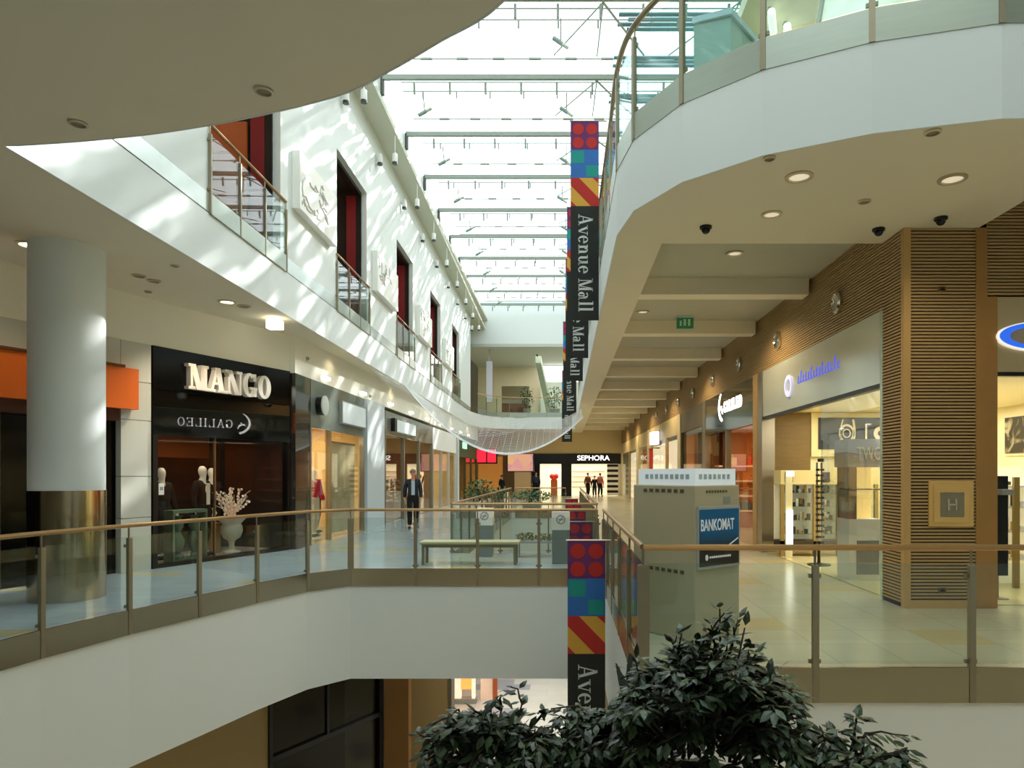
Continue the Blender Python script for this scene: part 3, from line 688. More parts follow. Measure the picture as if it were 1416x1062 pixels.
for k in range(6):
    MB().box(3.1, SD-.12, .06+.38*k, 3.9, SD+.2, .25+.38*k).build('white_stripe', mat('white_stripe', L(230, 226, 214), .5), cs)
    MB().box(3.1, SD-.12, .25+.38*k, 3.9, SD+.2, .44+.38*k).build('black_stripe', BLACK, cs)
struct('wall_far_over_shop', MB().box(-4.5, SD-.5, 2.95, -2.4, SD-.3, ZS).box(-2.4, SD, 3.12, 4.3, SD+.2, ZS+.3), mat('cream_far_wall', L(220, 198, 150), .7), 'cream wall above the black fascia', 'wall')
ls = thing('shop_sign', 'white SEPHORA letters on the far black fascia', 'sign', (2, SD-.1, 2.75))
sans('SEPHORA', 'lettering', mat('white_lit_letter', (1, 1, 1, 1), .4, es=2.2, emit=(1, .98, .94, 1)), (.92, SD-.1, 2.62), (1, 0, 0), (0, 0, 1), .36, .05, ls, width=2.35, bold=.004)
ds = thing('promotion_stand', 'red and orange promotion stand inside the far doorway', 'display stand', (-.8, SD+1, 0))
mb = MB().box(-1.05, SD+.9, 0, -.55, SD+1.1, 1.2); mb.build('board', mat('orange_board', L(220, 120, 60), .6), ds)
mb = MB().ball((-.95, SD+1, 1.45), .2).ball((-.65, SD+1, 1.45), .2).ball((-.8, SD+1, 1.25), .2); mb.build('red_heart', mat('red_heart', L(226, 60, 40), .5, es=.2), ds)
area('far_shop_lamp', (.5, SD+1.2, 2.4), 5, 1.5, 140, (1, .85, .6))

# ================================================================== WOOD-CLAD SIDE
WX = WALLX; PD = 8.36
def slats_x(mb, d0, d1, z0, z1, pitch=.041):     # slats on the corridor plane, running along the corridor
    z = z0
    while z < z1-.02: mb.box(WX-.0, d0, z, WX+.022, d1, z+.025); z += pitch
def slats_y(mb, x0, x1, z0, z1, y, pitch=.041):
    z = z0
    while z < z1-.02: mb.box(x0, y, z, x1, y+.022, z+.025); z += pitch
cw = thing('wall_wood_corridor', 'oak slat band above the corridor shops', 'wall', (WX, 20, 3.8), kind='structure')
MB().box(WX+.022, 8.92, 3.8, WX+.2, 50, 4.96).build('backing', WOODB, cw)
mb = MB(); slats_x(mb, 8.92, 50, 3.8, 4.96); mb.build('slat', WOODS, cw)
cp = thing('column_wood', 'big square pillar clad in oak slats', 'column', (4.6, 8.6, 0), kind='structure')
MB().box(WX+.022, PD+.022, 0, 5.13, 8.92, 4.94).build('core', WOODB, cp)
mb = MB(); slats_x(mb, PD+.06, 8.92, .06, 4.9); mb.build('side_slat', WOODS, cp)
mb = MB(); slats_y(mb, WX+.09, 5.03, .12, 4.66, PD); mb.build('front_slat', WOODS, cp)
MB().box(WX-.004, PD-.012, 0, WX+.082, PD+.06, ZS).box(WX+.0, PD-.008, .0, 5.1, PD+.03, .1).build('corner_trim', WOODT, cp)
MB().box(5.03, PD-.01, 0, 5.17, PD+.06, ZS).build('edge_trim', mat('tan_metal_trim', L(176, 132, 78), .4, .4, var=.08), cp)
cu = thing('wall_wood_front', 'oak slat wall above the corner shop window', 'wall', (7, PD, 3.8), kind='structure')
MB().box(5.1, PD+.022, 3.84, 10, PD+.2, 5.15).build('backing', WOODB, cu)
mb = MB(); slats_y(mb, 5.17, 10, 3.84, 5.15, PD); mb.build('slat', WOODS, cu)

SATIN = mat('satin_sign_steel', L(226, 230, 218), .13, .45, var=.06, scale=1.6, bump=.0)
w1 = thing('window_21', 'corner shop window on the corridor under a satin steel header', 'shopfront', (WX, 9, 0), kind='structure')
MB().box(WX+.0, 8.98, 2.84, WX+.1, 14.3, 3.79).build('header', SATIN, w1)
MB().box(WX+.01, 8.98, 2.78, WX+.12, 14.3, 2.84).build('header_edge', BLACK, w1)
MB().box(WX+.05, 9.05, .03, WX+.062, 11.2, 2.78).build('pane', SHOPGL, w1)
MB().box(WX-.0, 8.92, 0, WX+.1, 8.99, 3.8).build('glass_edge_trim', mat('pale_green_edge', L(190, 206, 190), .2, .3), w1)
MB().box(WX-.02, 14.3, 0, WX+.25, 14.62, 3.8).build('end_post', STEEL, w1)
MB().box(WX-.02, 14.7, 0, WX+.25, 15.0, 3.8).build('wood_post', WOODT, w1)
SHOPCEIL = mat('cream_shop_ceiling', L(248, 238, 206), .7, var=.01)
mb = MB().box(WX+.12, 8.6, 2.98, 9.6, 15, 3.05); struct('ceiling_corner_shop', mb, SHOPCEIL, 'cream ceiling inside the corner shop', 'ceiling')
struct('wall_corner_shop', MB().box(WX+.1, 14.85, 0, 9.6, 14.97, 3).box(8.75, 8.5, 0, 8.9, 14.85, 3), CREAM, 'cream back wall inside the corner shop', 'wall')
struct('trim_corner_shop_boards', MB().box(WX+.3, 14.78, .0, 5.32, 14.86, 2.95), WALNUT, 'olive wood boarding on the back wall of the corner shop', 'trim')
struct('floor_corner_shop', MB().box(WX+.1, 8.55, 0, 9.6, 14.85, .012), mat('cream_shop_floor', L(206, 196, 150), .25, var=.05), 'cream polished floor of the corner shop', 'floor')
w2 = thing('window_22', 'front window of the corner shop with blue ring sign', 'shopfront', (6.5, PD, 0), kind='structure')
MB().box(5.18, PD+.02, 2.9, 10, PD+.12, 3.82).build('header', mat('warm_satin_header', L(196, 176, 140), .3, .6, var=.06), w2)
MB().box(5.18, PD+.03, 2.85, 10, PD+.14, 2.9).build('header_edge', BLACK, w2)
MB().box(6.3, PD+.06, .03, 9.9, PD+.072, 2.85).build('pane', SHOPGL, w2)
MB().box(5.17, PD+.0, 0, 5.3, PD+.1, 3.82).build('frame', mat('tan_metal_trim', L(176, 132, 78), .4, .4), w2)
rsn = thing('ring_sign', 'blue and white oval ring sign on the corner shop front', 'sign', (5.8, PD, 3.35))
c = P(1437, 465, PD)
MB().polys([[(a[0], a[1]) if q in (1, 2) else (a[0]+.05, a[1]) for q, a in enumerate(z)] for z in ring(0, 0, .5, .165, .425, .125, n=40)], (c.x, PD+.02, c.z), (1, 0, 0), (0, 0, 1), .05).build('blue_ring', mat('blue_lit_ring', L(54, 110, 226), .4, es=.8, emit=L(40, 100, 235)), rsn)
MB().polys(ring(.03, -.005, .56, .185, .52, .16, 90, 270, n=30), (c.x, PD+.019, c.z), (1, 0, 0), (0, 0, 1), .04).build('white_edge', mat('white_lit_edge', L(250, 246, 230), .4, es=.7), rsn)
bs = thing('shop_sign', 'blue lit lettering beside a round emblem on the satin header', 'sign', (WX, 11.3, 3.3))
BLUEL = mat('blue_lit_letter', L(90, 104, 240), .4, es=.7, emit=L(80, 96, 250))
gl = []
for k in range(15):                    # slim slanted script strokes
    x = k*.125; h = (.13, .2, .12, .15)[k % 4]
    gl += [para(x, .0, x+.03, h, .022), para(x+.02, 0, x+.07, .018, .03)]
    if k % 3: gl += [para(x+.03, h-.02, x+.035, h, .045)]
MB().polys(gl, (WX, 12.15, 3.25), (0, -1, 0), (0, 0, 1), .008).build('lettering', BLUEL, bs)
MB().polys(ring(0, 0, .2, .2, .14, .13, n=24), (WX, 12.62, 3.27), (0, -1, 0), (0, 0, 1), .03).build('round_emblem', mat('lilac_lit_ring', L(206, 206, 240), .4, es=.7), bs)
# watch picture on the back wall, framed
def picture_mat(name, dark, light, sc, thr=.5):
    m, nt, out = new_mat(name)
    b = nt.nodes.new('ShaderNodeBsdfPrincipled'); tc = nt.nodes.new('ShaderNodeTexCoord'); v = nt.nodes.new('ShaderNodeTexNoise'); v.inputs['Scale'].default_value = sc; v.inputs['Distortion'].default_value = 1.5
    cr = nt.nodes.new('ShaderNodeValToRGB'); cr.color_ramp.elements[0].color = dark; cr.color_ramp.elements[1].color = light
    cr.color_ramp.elements[0].position = thr; cr.color_ramp.elements[1].position = thr+.16
    nt.links.new(tc.outputs['Object'], v.inputs['Vector']); nt.links.new(v.outputs['Fac'], cr.inputs[0]); nt.links.new(cr.outputs[0], b.inputs['Base Color'])
    nt.links.new(b.outputs[0], out.inputs[0]); return m
pic = thing('framed_picture', 'wide dark picture of a watch in a cream frame above the cabinets', 'picture', (6.2, 14.8, 2.4))
MB().box(5.33, 14.76, 2.02, 7.1, 14.84, 2.97).build('frame', mat('cream_frame', L(228, 214, 160), .5), pic)
MB().box(5.48, 14.74, 2.18, 6.98, 14.76, 2.86).build('photo', picture_mat('dark_photo', L(20, 17, 10), L(48, 42, 28), 2), pic)
mb = MB(); wp = (6.08, 14.73, 2.52)
mb.polys(ring(0, 0, .17, .2, .13, .155, n=20)+ring(0, 0, .09, .1, .07, .08, n=12)+stroke_path([(-.2, -.3), (-.12, -.1), (-.14, .08), (-.08, .3)], [.012]*4)+stroke_path([(.06, -.3), (.16, -.1), (.17, .08), (.14, .3)], [.022]*4), wp, (1, 0, 0), (0, 0, 1), .01)
mb.polys([rect(.4, -.2, .44, .18)]+ring(.72, 0, .14, .15, .05, .06, n=14), wp, (1, 0, 0), (0, 0, 1), .01)
mb.build('watch_print', mat('ivory_print', L(226, 216, 184), .6), pic)
p2 = thing('framed_picture', 'black and white portrait picture high on the inner side wall of the corner shop', 'picture', (8.7, 11.5, 2.4))
MB().box(8.7, 11.0, 2.05, 8.74, 13.5, 2.75).build('photo', picture_mat('grey_portrait', L(52, 48, 36), L(170, 160, 126), 2.2, .48), p2)
MB().box(8.72, 10.95, 2.0, 8.76, 13.53, 2.8).build('frame', CREAM, p2)

# display cabinets
def cabinet(x0, x1, y, label):
    t = thing('display_cabinet', label, 'display cabinet', ((x0+x1)/2, y, 0), 'glass display cabinets in the corner shop')
    h = 1.72; CF = mat('cream_cabinet', L(222, 206, 150), .5, var=.03)
    MB().box(x0, y, h-.28, x1, y+.45, h).build('canopy', CF, t)
    MB().box(x0, y+.4, .3, x1, y+.45, h-.28).build('back_panel', mat('lit_cabinet_back', L(236, 226, 190), .6, es=.12, emit=(1, .95, .75, 1)), t)
    for xx in (x0, x1-.07): MB().box(xx, y, 0, xx+.07, y+.06, h-.28).build('upright', mat('olive_upright', L(150, 128, 70), .5), t)
    MB().box(x0, y, .18, x1, y+.45, .32).build('plinth', mat('dark_plinth', L(60, 46, 26), .6), t)
    MB().box(x0+.08, y-.01, h-.24, x0+.24, y, h-.04).build('label_plate', mat('brown_plate', L(84, 66, 44), .5), t)
    for k in range(4): MB().box(x0+.07, y+.03, .45+.27*k, x1-.07, y+.4, .458+.27*k).build('glass_shelf', GLASS, t)
    mb = MB()
    for k in range(4):
        for q in range(17):
            xx = random.uniform(x0+.1, x1-.14); s = random.uniform(.025, .06); yy = y+random.uniform(.06, .3); zz = .46+.27*k
            mb.cur = random.choice((0, 0, 1, 2, 3)); mb.box(xx, yy, zz, xx+s, yy+s, zz+random.uniform(.03, .17))
    o = mb.build('trinket', [mat('dark_trinket', L(44, 42, 34), .4), mat('silver_trinket', L(200, 200, 196), .2, .8), mat('white_trinket', L(240, 236, 220), .4), mat('amber_trinket', L(200, 140, 60), .4)], t); o['kind'] = 'stuff'
    MB().box(x0+.07, y+.005, .33, x1-.07, y+.012, h-.29).build('glass_front', SHOPGL, t)
cabinet(4.27, 4.99, 13.5, 'glass display cabinet with brown plate, nearest the olive wood boards')
cabinet(5.0, 5.45, 13.5, 'glass display cabinet behind the sunglasses rack')
cabinet(5.46, 6.2, 13.5, 'glass display cabinet beside the tall grey advertising stand')
lm = thing('light_column', 'narrow glowing white panel standing by the shop entrance', 'light panel', (4.3, 12.0, 0))
MB().box(4.27, 11.9, .25, 4.38, 11.96, .95).box(4.27, 11.9, 1.6, 4.4, 11.98, 1.7).build('lit_face', mat('white_glow', (1, 1, .96, 1), .5, es=1.8), lm)
MB().box(4.26, 11.96, 0, 4.39, 12.0, 1.7).build('post', CREAM, lm); lm.location.y += 1.2
rk = thing('sunglasses_rack', 'slim two column rack of dark sunglasses inside the corner shop', 'display rack', (4.52, 11.2, 0))
MB().box(4.5, 11.2, .3, 4.525, 11.23, 1.85).box(4.58, 11.2, .3, 4.605, 11.23, 1.85).build('pole', CHROME, rk)
MB().lathe((4.55, 11.22, 0), [(.2, 0), (.2, .03), (.03, .06), (.02, .3)], 20).build('base', BLACK, rk)
MB().box(4.52, 11.19, 1.86, 4.63, 11.21, 1.92).build('top_plate', BLACK, rk); rk.location.y += 1.0
sgm = MB().ball((-.028, 0, 0), .024, 1, .35, .8, 8, 6).ball((.028, 0, 0), .024, 1, .35, .8, 8, 6).box(-.012, -.004, .0, .012, .004, .008)
s0 = sgm.build('sunglasses', mat('black_lens', L(10, 10, 10), .15), None)
tag(s0, 'pair of dark sunglasses hanging on the slim two column rack', 'sunglasses', 'sunglasses on the rack')
first = True
for cx in (4.512, 4.592):
    for k in range(14):
        o = s0 if first else s0.copy()
        if not first: COL.objects.link(o)
        first = False; o.location = (cx, 12.175, .42+.1*k); o.scale = (.75, 1, 1.3)
sd = thing('advertising_stand', 'tall grey topped advertising stand with amber lit window and white foot', 'display stand', (4.72, 10.6, 0))
MB().box(4.5, 10.5, 0, 5.0, 10.95, .95).build('white_foot', WHITE, sd)
MB().box(4.62, 10.49, .1, 4.96, 10.5, .62).build('dark_screen', mat('dark_screen', L(70, 74, 70), .2), sd)
MB().box(4.5, 10.5, .95, 4.62, 10.95, 1.9).box(4.5, 10.9, .95, 5.0, 10.95, 1.9).build('frame', mat('grey_brown_frame', L(132, 112, 92), .4), sd)
MB().box(4.62, 10.85, .95, 5.0, 10.9, 1.9).build('amber_back', mat('amber_glow', L(240, 196, 96), .5, es=.8, emit=(1, .72, .25, 1)), sd)
MB().box(4.5, 10.5, 1.4, 5.0, 10.9, 1.42).build('shelf', CHROME, sd)
MB().box(4.46, 10.45, 1.75, 5.02, 10.97, 2.18).build('grey_top', mat('grey_lit_top', L(176, 174, 176), .4), sd)
sans('TWC', 'lettering', mat('ivory_print', L(226, 216, 184), .6), (4.6, 10.45, 1.86), (1, 0, 0), (0, 0, 1), .2, .01, sd, width=.36); sd.location.x -= .13
bk = thing('security_post', 'tall black security post beside the corner shop window', 'post', (5.55, 9.0, 0))
MB().box(5.42, 8.9, .32, 5.62, 9.05, 1.62).build('body', BLACK, bk)
MB().box(5.5, 8.95, 0, 5.53, 8.98, .32).box(5.42, 8.88, 0, 5.62, 9.05, .02).build('foot', DARKM, bk)
MB().box(5.36, 8.62, 1.38, 5.52, 8.8, 1.45).build('card_reader', GREY, bk)
MB().box(5.6, 8.92, 1.5, 5.67, 8.98, 1.55).box(5.6, 8.92, .6, 5.66, 8.98, .64).build('bracket', DARKM, bk); bk.location.x += .16
sh3 = thing('shelf_unit', 'white shelf unit with small goods seen in the corner shop front', 'shelf', (6.2, 9.9, 0))
MB().box(5.95, 10.2, 0, 6.9, 10.3, 1.75).build('back_panel', mat('pale_lit_back', L(240, 234, 206), .5, es=.25), sh3)
for z in (.4, .8, 1.15, 1.45): MB().box(5.9, 9.85, z, 6.9, 10.2, z+.03).build('shelf_board', WHITE, sh3)
mb = MB()
for z in (.43, .83, 1.18):
    for q in range(8):
        xx = 5.95+q*.11; mb.cur = random.choice((0, 1, 2)); mb.box(xx, 9.9, z, xx+.05, 9.96, z+random.uniform(.05, .2))
o = mb.build('goods', [mat('yellow_goods', L(226, 190, 60), .5), mat('dark_goods', L(60, 56, 44), .5), WHITE], sh3); o['kind'] = 'stuff'
MB().box(6.42, 9.75, 0, 6.5, 9.8, 1.6).build('post', mat('olive_upright', L(150, 128, 70), .5), sh3)

# plaque and sockets on the pillar
pl = thing('plaque', 'square bronze plaque with engraved letter on the wood pillar', 'plaque', (4.64, PD, 1.32))
q0 = P(1283, 728, PD); q1 = P(1345, 665, PD)
BRZ = mat('polished_bronze', L(240, 196, 124), .25, .4, var=.06)
MB().box(q0.x, PD-.03, q0.z, q1.x, PD, q1.z).build('plate', BRZ, pl, bevel=.01)
MB().box(q0.x+.05, PD-.045, q0.z+.05, q1.x-.05, PD-.03, q1.z-.05).build('raised_border', BRZ, pl, bevel=.012)
MB().box(q0.x+.13, PD-.05, q0.z+.12, q1.x-.13, PD-.045, q1.z-.14).build('grey_field', mat('grey_plaque_field', L(150, 140, 118), .4, .5), pl)
sans('H', 'lettering', mat('pale_engraving', L(190, 182, 160), .4, .3), ((q0.x+q1.x)/2-.055, PD-.05, q0.z+.2), (1, 0, 0), (0, 0, 1), .14, .004, pl, width=.11)
for zz, lb in ((1.65+255*PD/F, 'small black wall socket high on the wood pillar'), (1.65-161*PD/F, 'small black wall socket low on the wood pillar')):
    so = thing('wall_socket', lb, 'socket', (4.62, PD, zz), 'sockets on the wood pillar')
    MB().box(4.57, PD-.012, zz-.03, 4.67, PD, zz+.03).build('plate', mat('bronze_socket', L(120, 92, 54), .4, .5), so)
    MB().box(4.595, PD-.02, zz-.02, 4.645, PD-.012, zz+.02).build('outlet', BLACK, so)
# round chrome wall lights on the slat band
wl0 = thing('wall_light', 'oval chrome wall light on the slat band, nearest the wood pillar', 'wall light', (WX, 10.34, 4.24), 'chrome wall lights on the slat band')
MB().lathe((WX, 10.34, 4.24), [(.17, 0), (.17, -.05), (.13, -.07), (.11, -.05)], 24, 'x').build('chrome_rim', CHROME, wl0, smooth=True)
MB().lathe((WX-.03, 10.34, 4.24), [(.11, 0), (.06, -.015)], 20, 'x').build('dark_lens', mat('dark_lens', L(60, 54, 44), .15), wl0, smooth=True)
for k, lb in enumerate(['second', 'third', 'fourth', 'fifth', 'sixth', 'seventh', 'eighth']):
    dup(wl0, (WX, 10.34+2.9*(k+1), 4.24), 'oval chrome wall light on the slat band, %s from the wood pillar' % lb)

# mirrored-steel shop with lit script and shop fronts beyond
MIRR = mat('mirror_header', L(150, 146, 136), .07, 1, var=.1)
w3 = thing('window_23', 'leather goods shopfront under a mirror steel header', 'shopfront', (WX, 17, 0), kind='structure')
MB().box(WX, 15.0, 2.75, WX+.1, 20.2, 3.8).build('header', MIRR, w3)
MB().box(WX+.05, 15.05, .03, WX+.06, 17.5, 2.75).box(WX+.05, 18.6, .03, WX+.06, 20.1, 2.75).build('pane', SHOPGL, w3)
MB().box(WX-.01, 17.5, 0, WX+.12, 17.62, 2.75).box(WX-.01, 20.1, 0, WX+.14, 20.5, 3.8).build('frame', STEEL, w3)
AMB = mat('amber_shop_wall', L(214, 132, 66), .6, var=.15)
struct('wall_leather_shop', MB().box(WX+.1, 21, 0, 9, 21.1, 3.2).box(8, 15.1, 0, 8.1, 21, 3.2).box(WX+.1, 15.0, 2.9, 9, 21, 3.0), AMB, 'amber walls inside the leather goods shop', 'wall')
gs = thing('shop_sign', 'white lit GALILEO lettering with swoosh on the mirror steel header', 'sign', (WX, 17.2, 3.3))
gp, gw = lettering('GALILEO', .085, .035, .2)
LITW = mat('white_sign_glow', (1, 1, 1, 1), .4, es=4.5, emit=(1, .99, .96, 1))
MB().polys([[(p[0]*1.75/gw, p[1]*.27) for p in q] for q in gp], (WX-.0, 17.78, 3.24), (0, -1, 0), (0, 0, 1), .015).build('lettering', LITW, gs)
sw = [(-.18, .42), (-.06, .34), (.04, .2), (.06, .04), (0, -.1), (-.14, -.22), (-.3, -.28)]
sw2 = [(-.3, -.28), (-.36, -.12), (-.3, 0), (-.16, .04), (-.1, -.0)]
MB().polys([[(-p[0]-.32, p[1]) for p in q] for q in stroke_path(sw, [.006, .02, .03, .034, .034, .036, .036])+stroke_path(sw2[1:], [.012, .024, .022, .012])]+[rect(-.1, .06, -.06, .1)], (WX-.0, 18.0, 3.34), (0, -1, 0), (0, 0, 1), .015).build('swoosh', LITW, gs)
rows = ['lowest', 'second', 'third', 'top']
for k, z in enumerate((.5, .95, 1.4, 1.85)):
    s = thing('wall_shelf', '%s amber lit shelf in the leather goods shop' % rows[k], 'shelf', (6.4, 20.8, z), 'shelves in the leather goods shop')
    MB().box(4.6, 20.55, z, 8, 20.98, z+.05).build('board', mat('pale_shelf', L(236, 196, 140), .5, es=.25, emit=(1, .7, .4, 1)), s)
hb0 = None
spots = [(4.9, .55, 'dark_bag'), (5.5, .55, 'dark_bag'), (4.9, 1.0, 'dark_bag'), (5.6, 1.0, 'tan_bag'), (5.0, 1.45, 'dark_bag'), (5.7, 1.9, 'red_bag'), (5.0, 1.9, 'cream_bag')]
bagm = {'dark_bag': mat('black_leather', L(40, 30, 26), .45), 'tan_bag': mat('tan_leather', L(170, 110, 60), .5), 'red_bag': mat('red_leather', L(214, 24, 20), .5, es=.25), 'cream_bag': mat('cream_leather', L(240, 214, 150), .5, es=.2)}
bl = ['black leather handbag on the lowest shelf, nearer the window', 'black leather handbag on the lowest shelf, deeper in the shop', 'black leather handbag on the second shelf', 'tan leather handbag on the second shelf', 'black leather handbag on the third shelf', 'bright red handbag on the top shelf', 'cream handbag on the top shelf']
for (x, z, mk), lb in zip(spots, bl):
    b = thing('handbag', lb, 'handbag', (x, 20.7, z), 'handbags in the leather goods shop')
    MB().prism([(x-.2, 20.6), (x+.2, 20.6), (x+.16, 20.8), (x-.16, 20.8)], z, z+.24).build('body', bagm[mk], b, bevel=.02)
    MB().tube([(x-.1, 20.7, z+.23), (x-.08, 20.7, z+.34), (x+.08, 20.7, z+.34), (x+.1, 20.7, z+.23)], .012, 6).build('handle', bagm[mk], b)
FARP = mat('cream_far_frame', L(214, 194, 146), .4, .1)
def far_front(idx, d0, d1, m, label, zt=3.8, x=WX, pier=None):
    w = thing('window_%d' % idx, label, 'shopfront', (x, d0, 0), kind='structure')
    MB().box(x, d0, 3.1, x+.1, d1, zt).build('header', pier or FARP, w)
    MB().box(x+.6, d0, 0, x+.7, d1, 3.1).build('lit_interior', m, w)
    MB().box(x+.03, d0+.1, .02, x+.04, d1-.1, 3.1).build('pane', glass_mat('low_glare_glass', (.95, .96, .95), .3, 1.45), w)
    MB().box(x-.01, d0, 0, x+.1, d0+.12, 3.1).box(x-.01, d1-.12, 0, x+.1, d1, 3.1).build('frame', pier or FARP, w)
far_front(24, 20.5, 24.4, mat('dark_striped_window', L(56, 48, 36), .3, var=.6, scale=1.5, stretch=(1, 3, .2)), 'dark striped shop window past the leather goods shop', pier=mat('grey_brown_pier', L(124, 110, 86), .4, .4))
struct('column_cream_far', MB().box(WX-.03, 24.4, 0, WX+.2, 25.0, 3.8).box(WX-.03, 33.6, 0, WX+.2, 34.2, 3.8).box(WX-.03, 38.2, 0, WX+.2, 39.4, 3.8), mat('cream_far_pier', L(220, 204, 160), .5), 'cream pier between the far corridor shops', 'column')
far_front(25, 25.0, 28.0, mat('far_orange_wood', L(204, 128, 70), .5, es=.2, var=.1), 'orange wood shopfront far along the corridor')
bn = thing('hanging_banner', 'long red vertical banner beside the far orange wood shopfront', 'banner', (WX-.05, 30.4, 3))
MB().box(WX-.32, 30.0, .9, WX-.28, 31.0, 2.75).build('cloth', mat('bright_red_cloth', L(206, 14, 14), .6, es=.1), bn)
MB().box(WX-.34, 29.9, 2.75, WX+.02, 31.1, 2.8).build('rod', CHROME, bn)
wb = thing('lightbox', 'small white box sign above the red vertical banner', 'sign', (WX-.05, 30.4, 3.3))
MB().box(WX-.3, 29.9, 2.95, WX, 31.0, 3.5).build('lit_face', mat('white_glow2', (1, 1, 1, 1), .5, es=1.4), wb)
MB().box(WX-.02, 29.8, 2.9, WX+.02, 31.1, 3.55).build('case', GREY, wb)
far_front(26, 28.0, 33.6, mat('pale_lit_shop', L(248, 226, 176), .6, es=.9, emit=(1, .85, .6, 1), var=.2), 'bright cream shopfront behind the red vertical banner')
far_front(27, 34.2, 38.2, mat('pale_lit_shop', L(248, 226, 176)), 'bright cream shopfront beyond the red vertical banner')
far_front(28, 39.4, 44.0, mat('far_orange_wood', L(204, 128, 70)), 'amber shopfront near the far end of the corridor')
far_front(29, 44.0, 49.8, mat('pale_lit_shop', L(248, 226, 176)), 'last bright shopfront before the black fascia')

# ================================================================== CASH MACHINE
K = Vector((1.258, 6.6)); R1 = Vector((.79, .613)).normalized(); R2 = Vector((-.613, .79)).normalized()
atm = thing('cash_machine', 'tall grey cash machine with blue BANKOMAT panel behind the near balustrade', 'cash machine', (K.x, K.y, 0))
ATMG = mat('grey_machine_paint', L(190, 180, 150), .45, var=.02)
def km(mb, a0, a1, b0, b1, z0, z1): return mb.ubox(K, R1, R2, a0, a1, b0, b1, z0, z1)
km(MB(), 0, .68, 0, .86, 0, 1.535).build('body', ATMG, atm, bevel=.012)
km(MB(), .02, .64, -.02+.04, .8, 1.535, 1.70).build('lit_header', mat('pale_blue_header', L(212, 220, 218), .4, es=.3, emit=(.85, .95, 1, 1)), atm)
mb = MB()
for k in range(9): km(mb, .016, .021, .09+.07*k, .135+.07*k, 1.595, 1.645)
for k in range(7): km(mb, .08+.07*k, .125+.07*k, .016, .021, 1.595, 1.645)
mb.build('header_mark', mat('faint_blue_mark', L(184, 202, 208), .5), atm)
mb = MB()
for zz in (1.46, .66):
    for k in range(7): km(mb, -.004, .002, .14+.085*k, .19+.085*k, zz, zz+.035)
for k in range(8): km(mb, .16+.042*k, .185+.042*k, -.004, .002, 1.46, 1.485)
mb.build('vent_slot', mat('dark_vent', L(96, 88, 72), .6), atm)
km(MB(), .02, .645, -.03, -.002, .72, 1.33).build('panel_frame', mat('pale_panel_frame', L(196, 200, 196), .35, .3), atm)
def blue_grad():
    m, nt, out = new_mat('blue_printed_panel')
    b = nt.nodes.new('ShaderNodeBsdfPrincipled'); b.inputs['Roughness'].default_value = .25
    tc = nt.nodes.new('ShaderNodeTexCoord'); sp = nt.nodes.new('ShaderNodeSeparateXYZ'); cr = nt.nodes.new('ShaderNodeValToRGB')
    mr = nt.nodes.new('ShaderNodeMapRange'); mr.inputs[1].default_value = .74; mr.inputs[2].default_value = 1.3
    e = cr.color_ramp.elements; e[0].color = L(44, 38, 32); e[1].color = L(20, 104, 160)
    e[0].position = .30; e[1].position = .62
    x = e.new(.36); x.color = L(24, 52, 74)
    nt.links.new(tc.outputs['Object'], sp.inputs[0]); nt.links.new(sp.outputs['Z'], mr.inputs[0]); nt.links.new(mr.outputs[0], cr.inputs[0])
    nt.links.new(cr.outputs[0], b.inputs['Base Color']); nt.links.new(b.outputs[0], out.inputs[0]); return m
km(MB(), .03, .625, -.036, -.03, .745, 1.30).build('printed_panel', blue_grad(), atm)
o3 = K+R1*.045-R2*.036
sans('BANKOMAT', 'lettering', mat('white_print', L(226, 232, 234), .5, es=.1), (o3.x, o3.y, 1.09), (R1.x, R1.y, 0), (0, 0, 1), .115, .004, atm, width=.5, bold=.01)
mb = MB(); o4 = K+R1*.03-R2*.036
mb.polys(stroke_path([(0, .22), (.22, .16)], [.006, .006])+stroke_path([(.36, .16), (.58, .26)], [.006, .006]), (o4.x, o4.y, .74), (R1.x, R1.y, 0), (0, 0, 1), .003)
mb.polys(ring(.1, .09, .022, .03, 0.0, 0.0, n=12)+[rect(.14+.03*k, .08, .163+.03*k, .1) for k in range(11)], (o4.x, o4.y, .74), (R1.x, R1.y, 0), (0, 0, 1), .003)
mb.build('panel_line', mat('white_print', L(226, 232, 234)), atm)
km(MB(), .42, .53, -.004, .004, 1.35, 1.42).build('grey_label', GREY, atm)

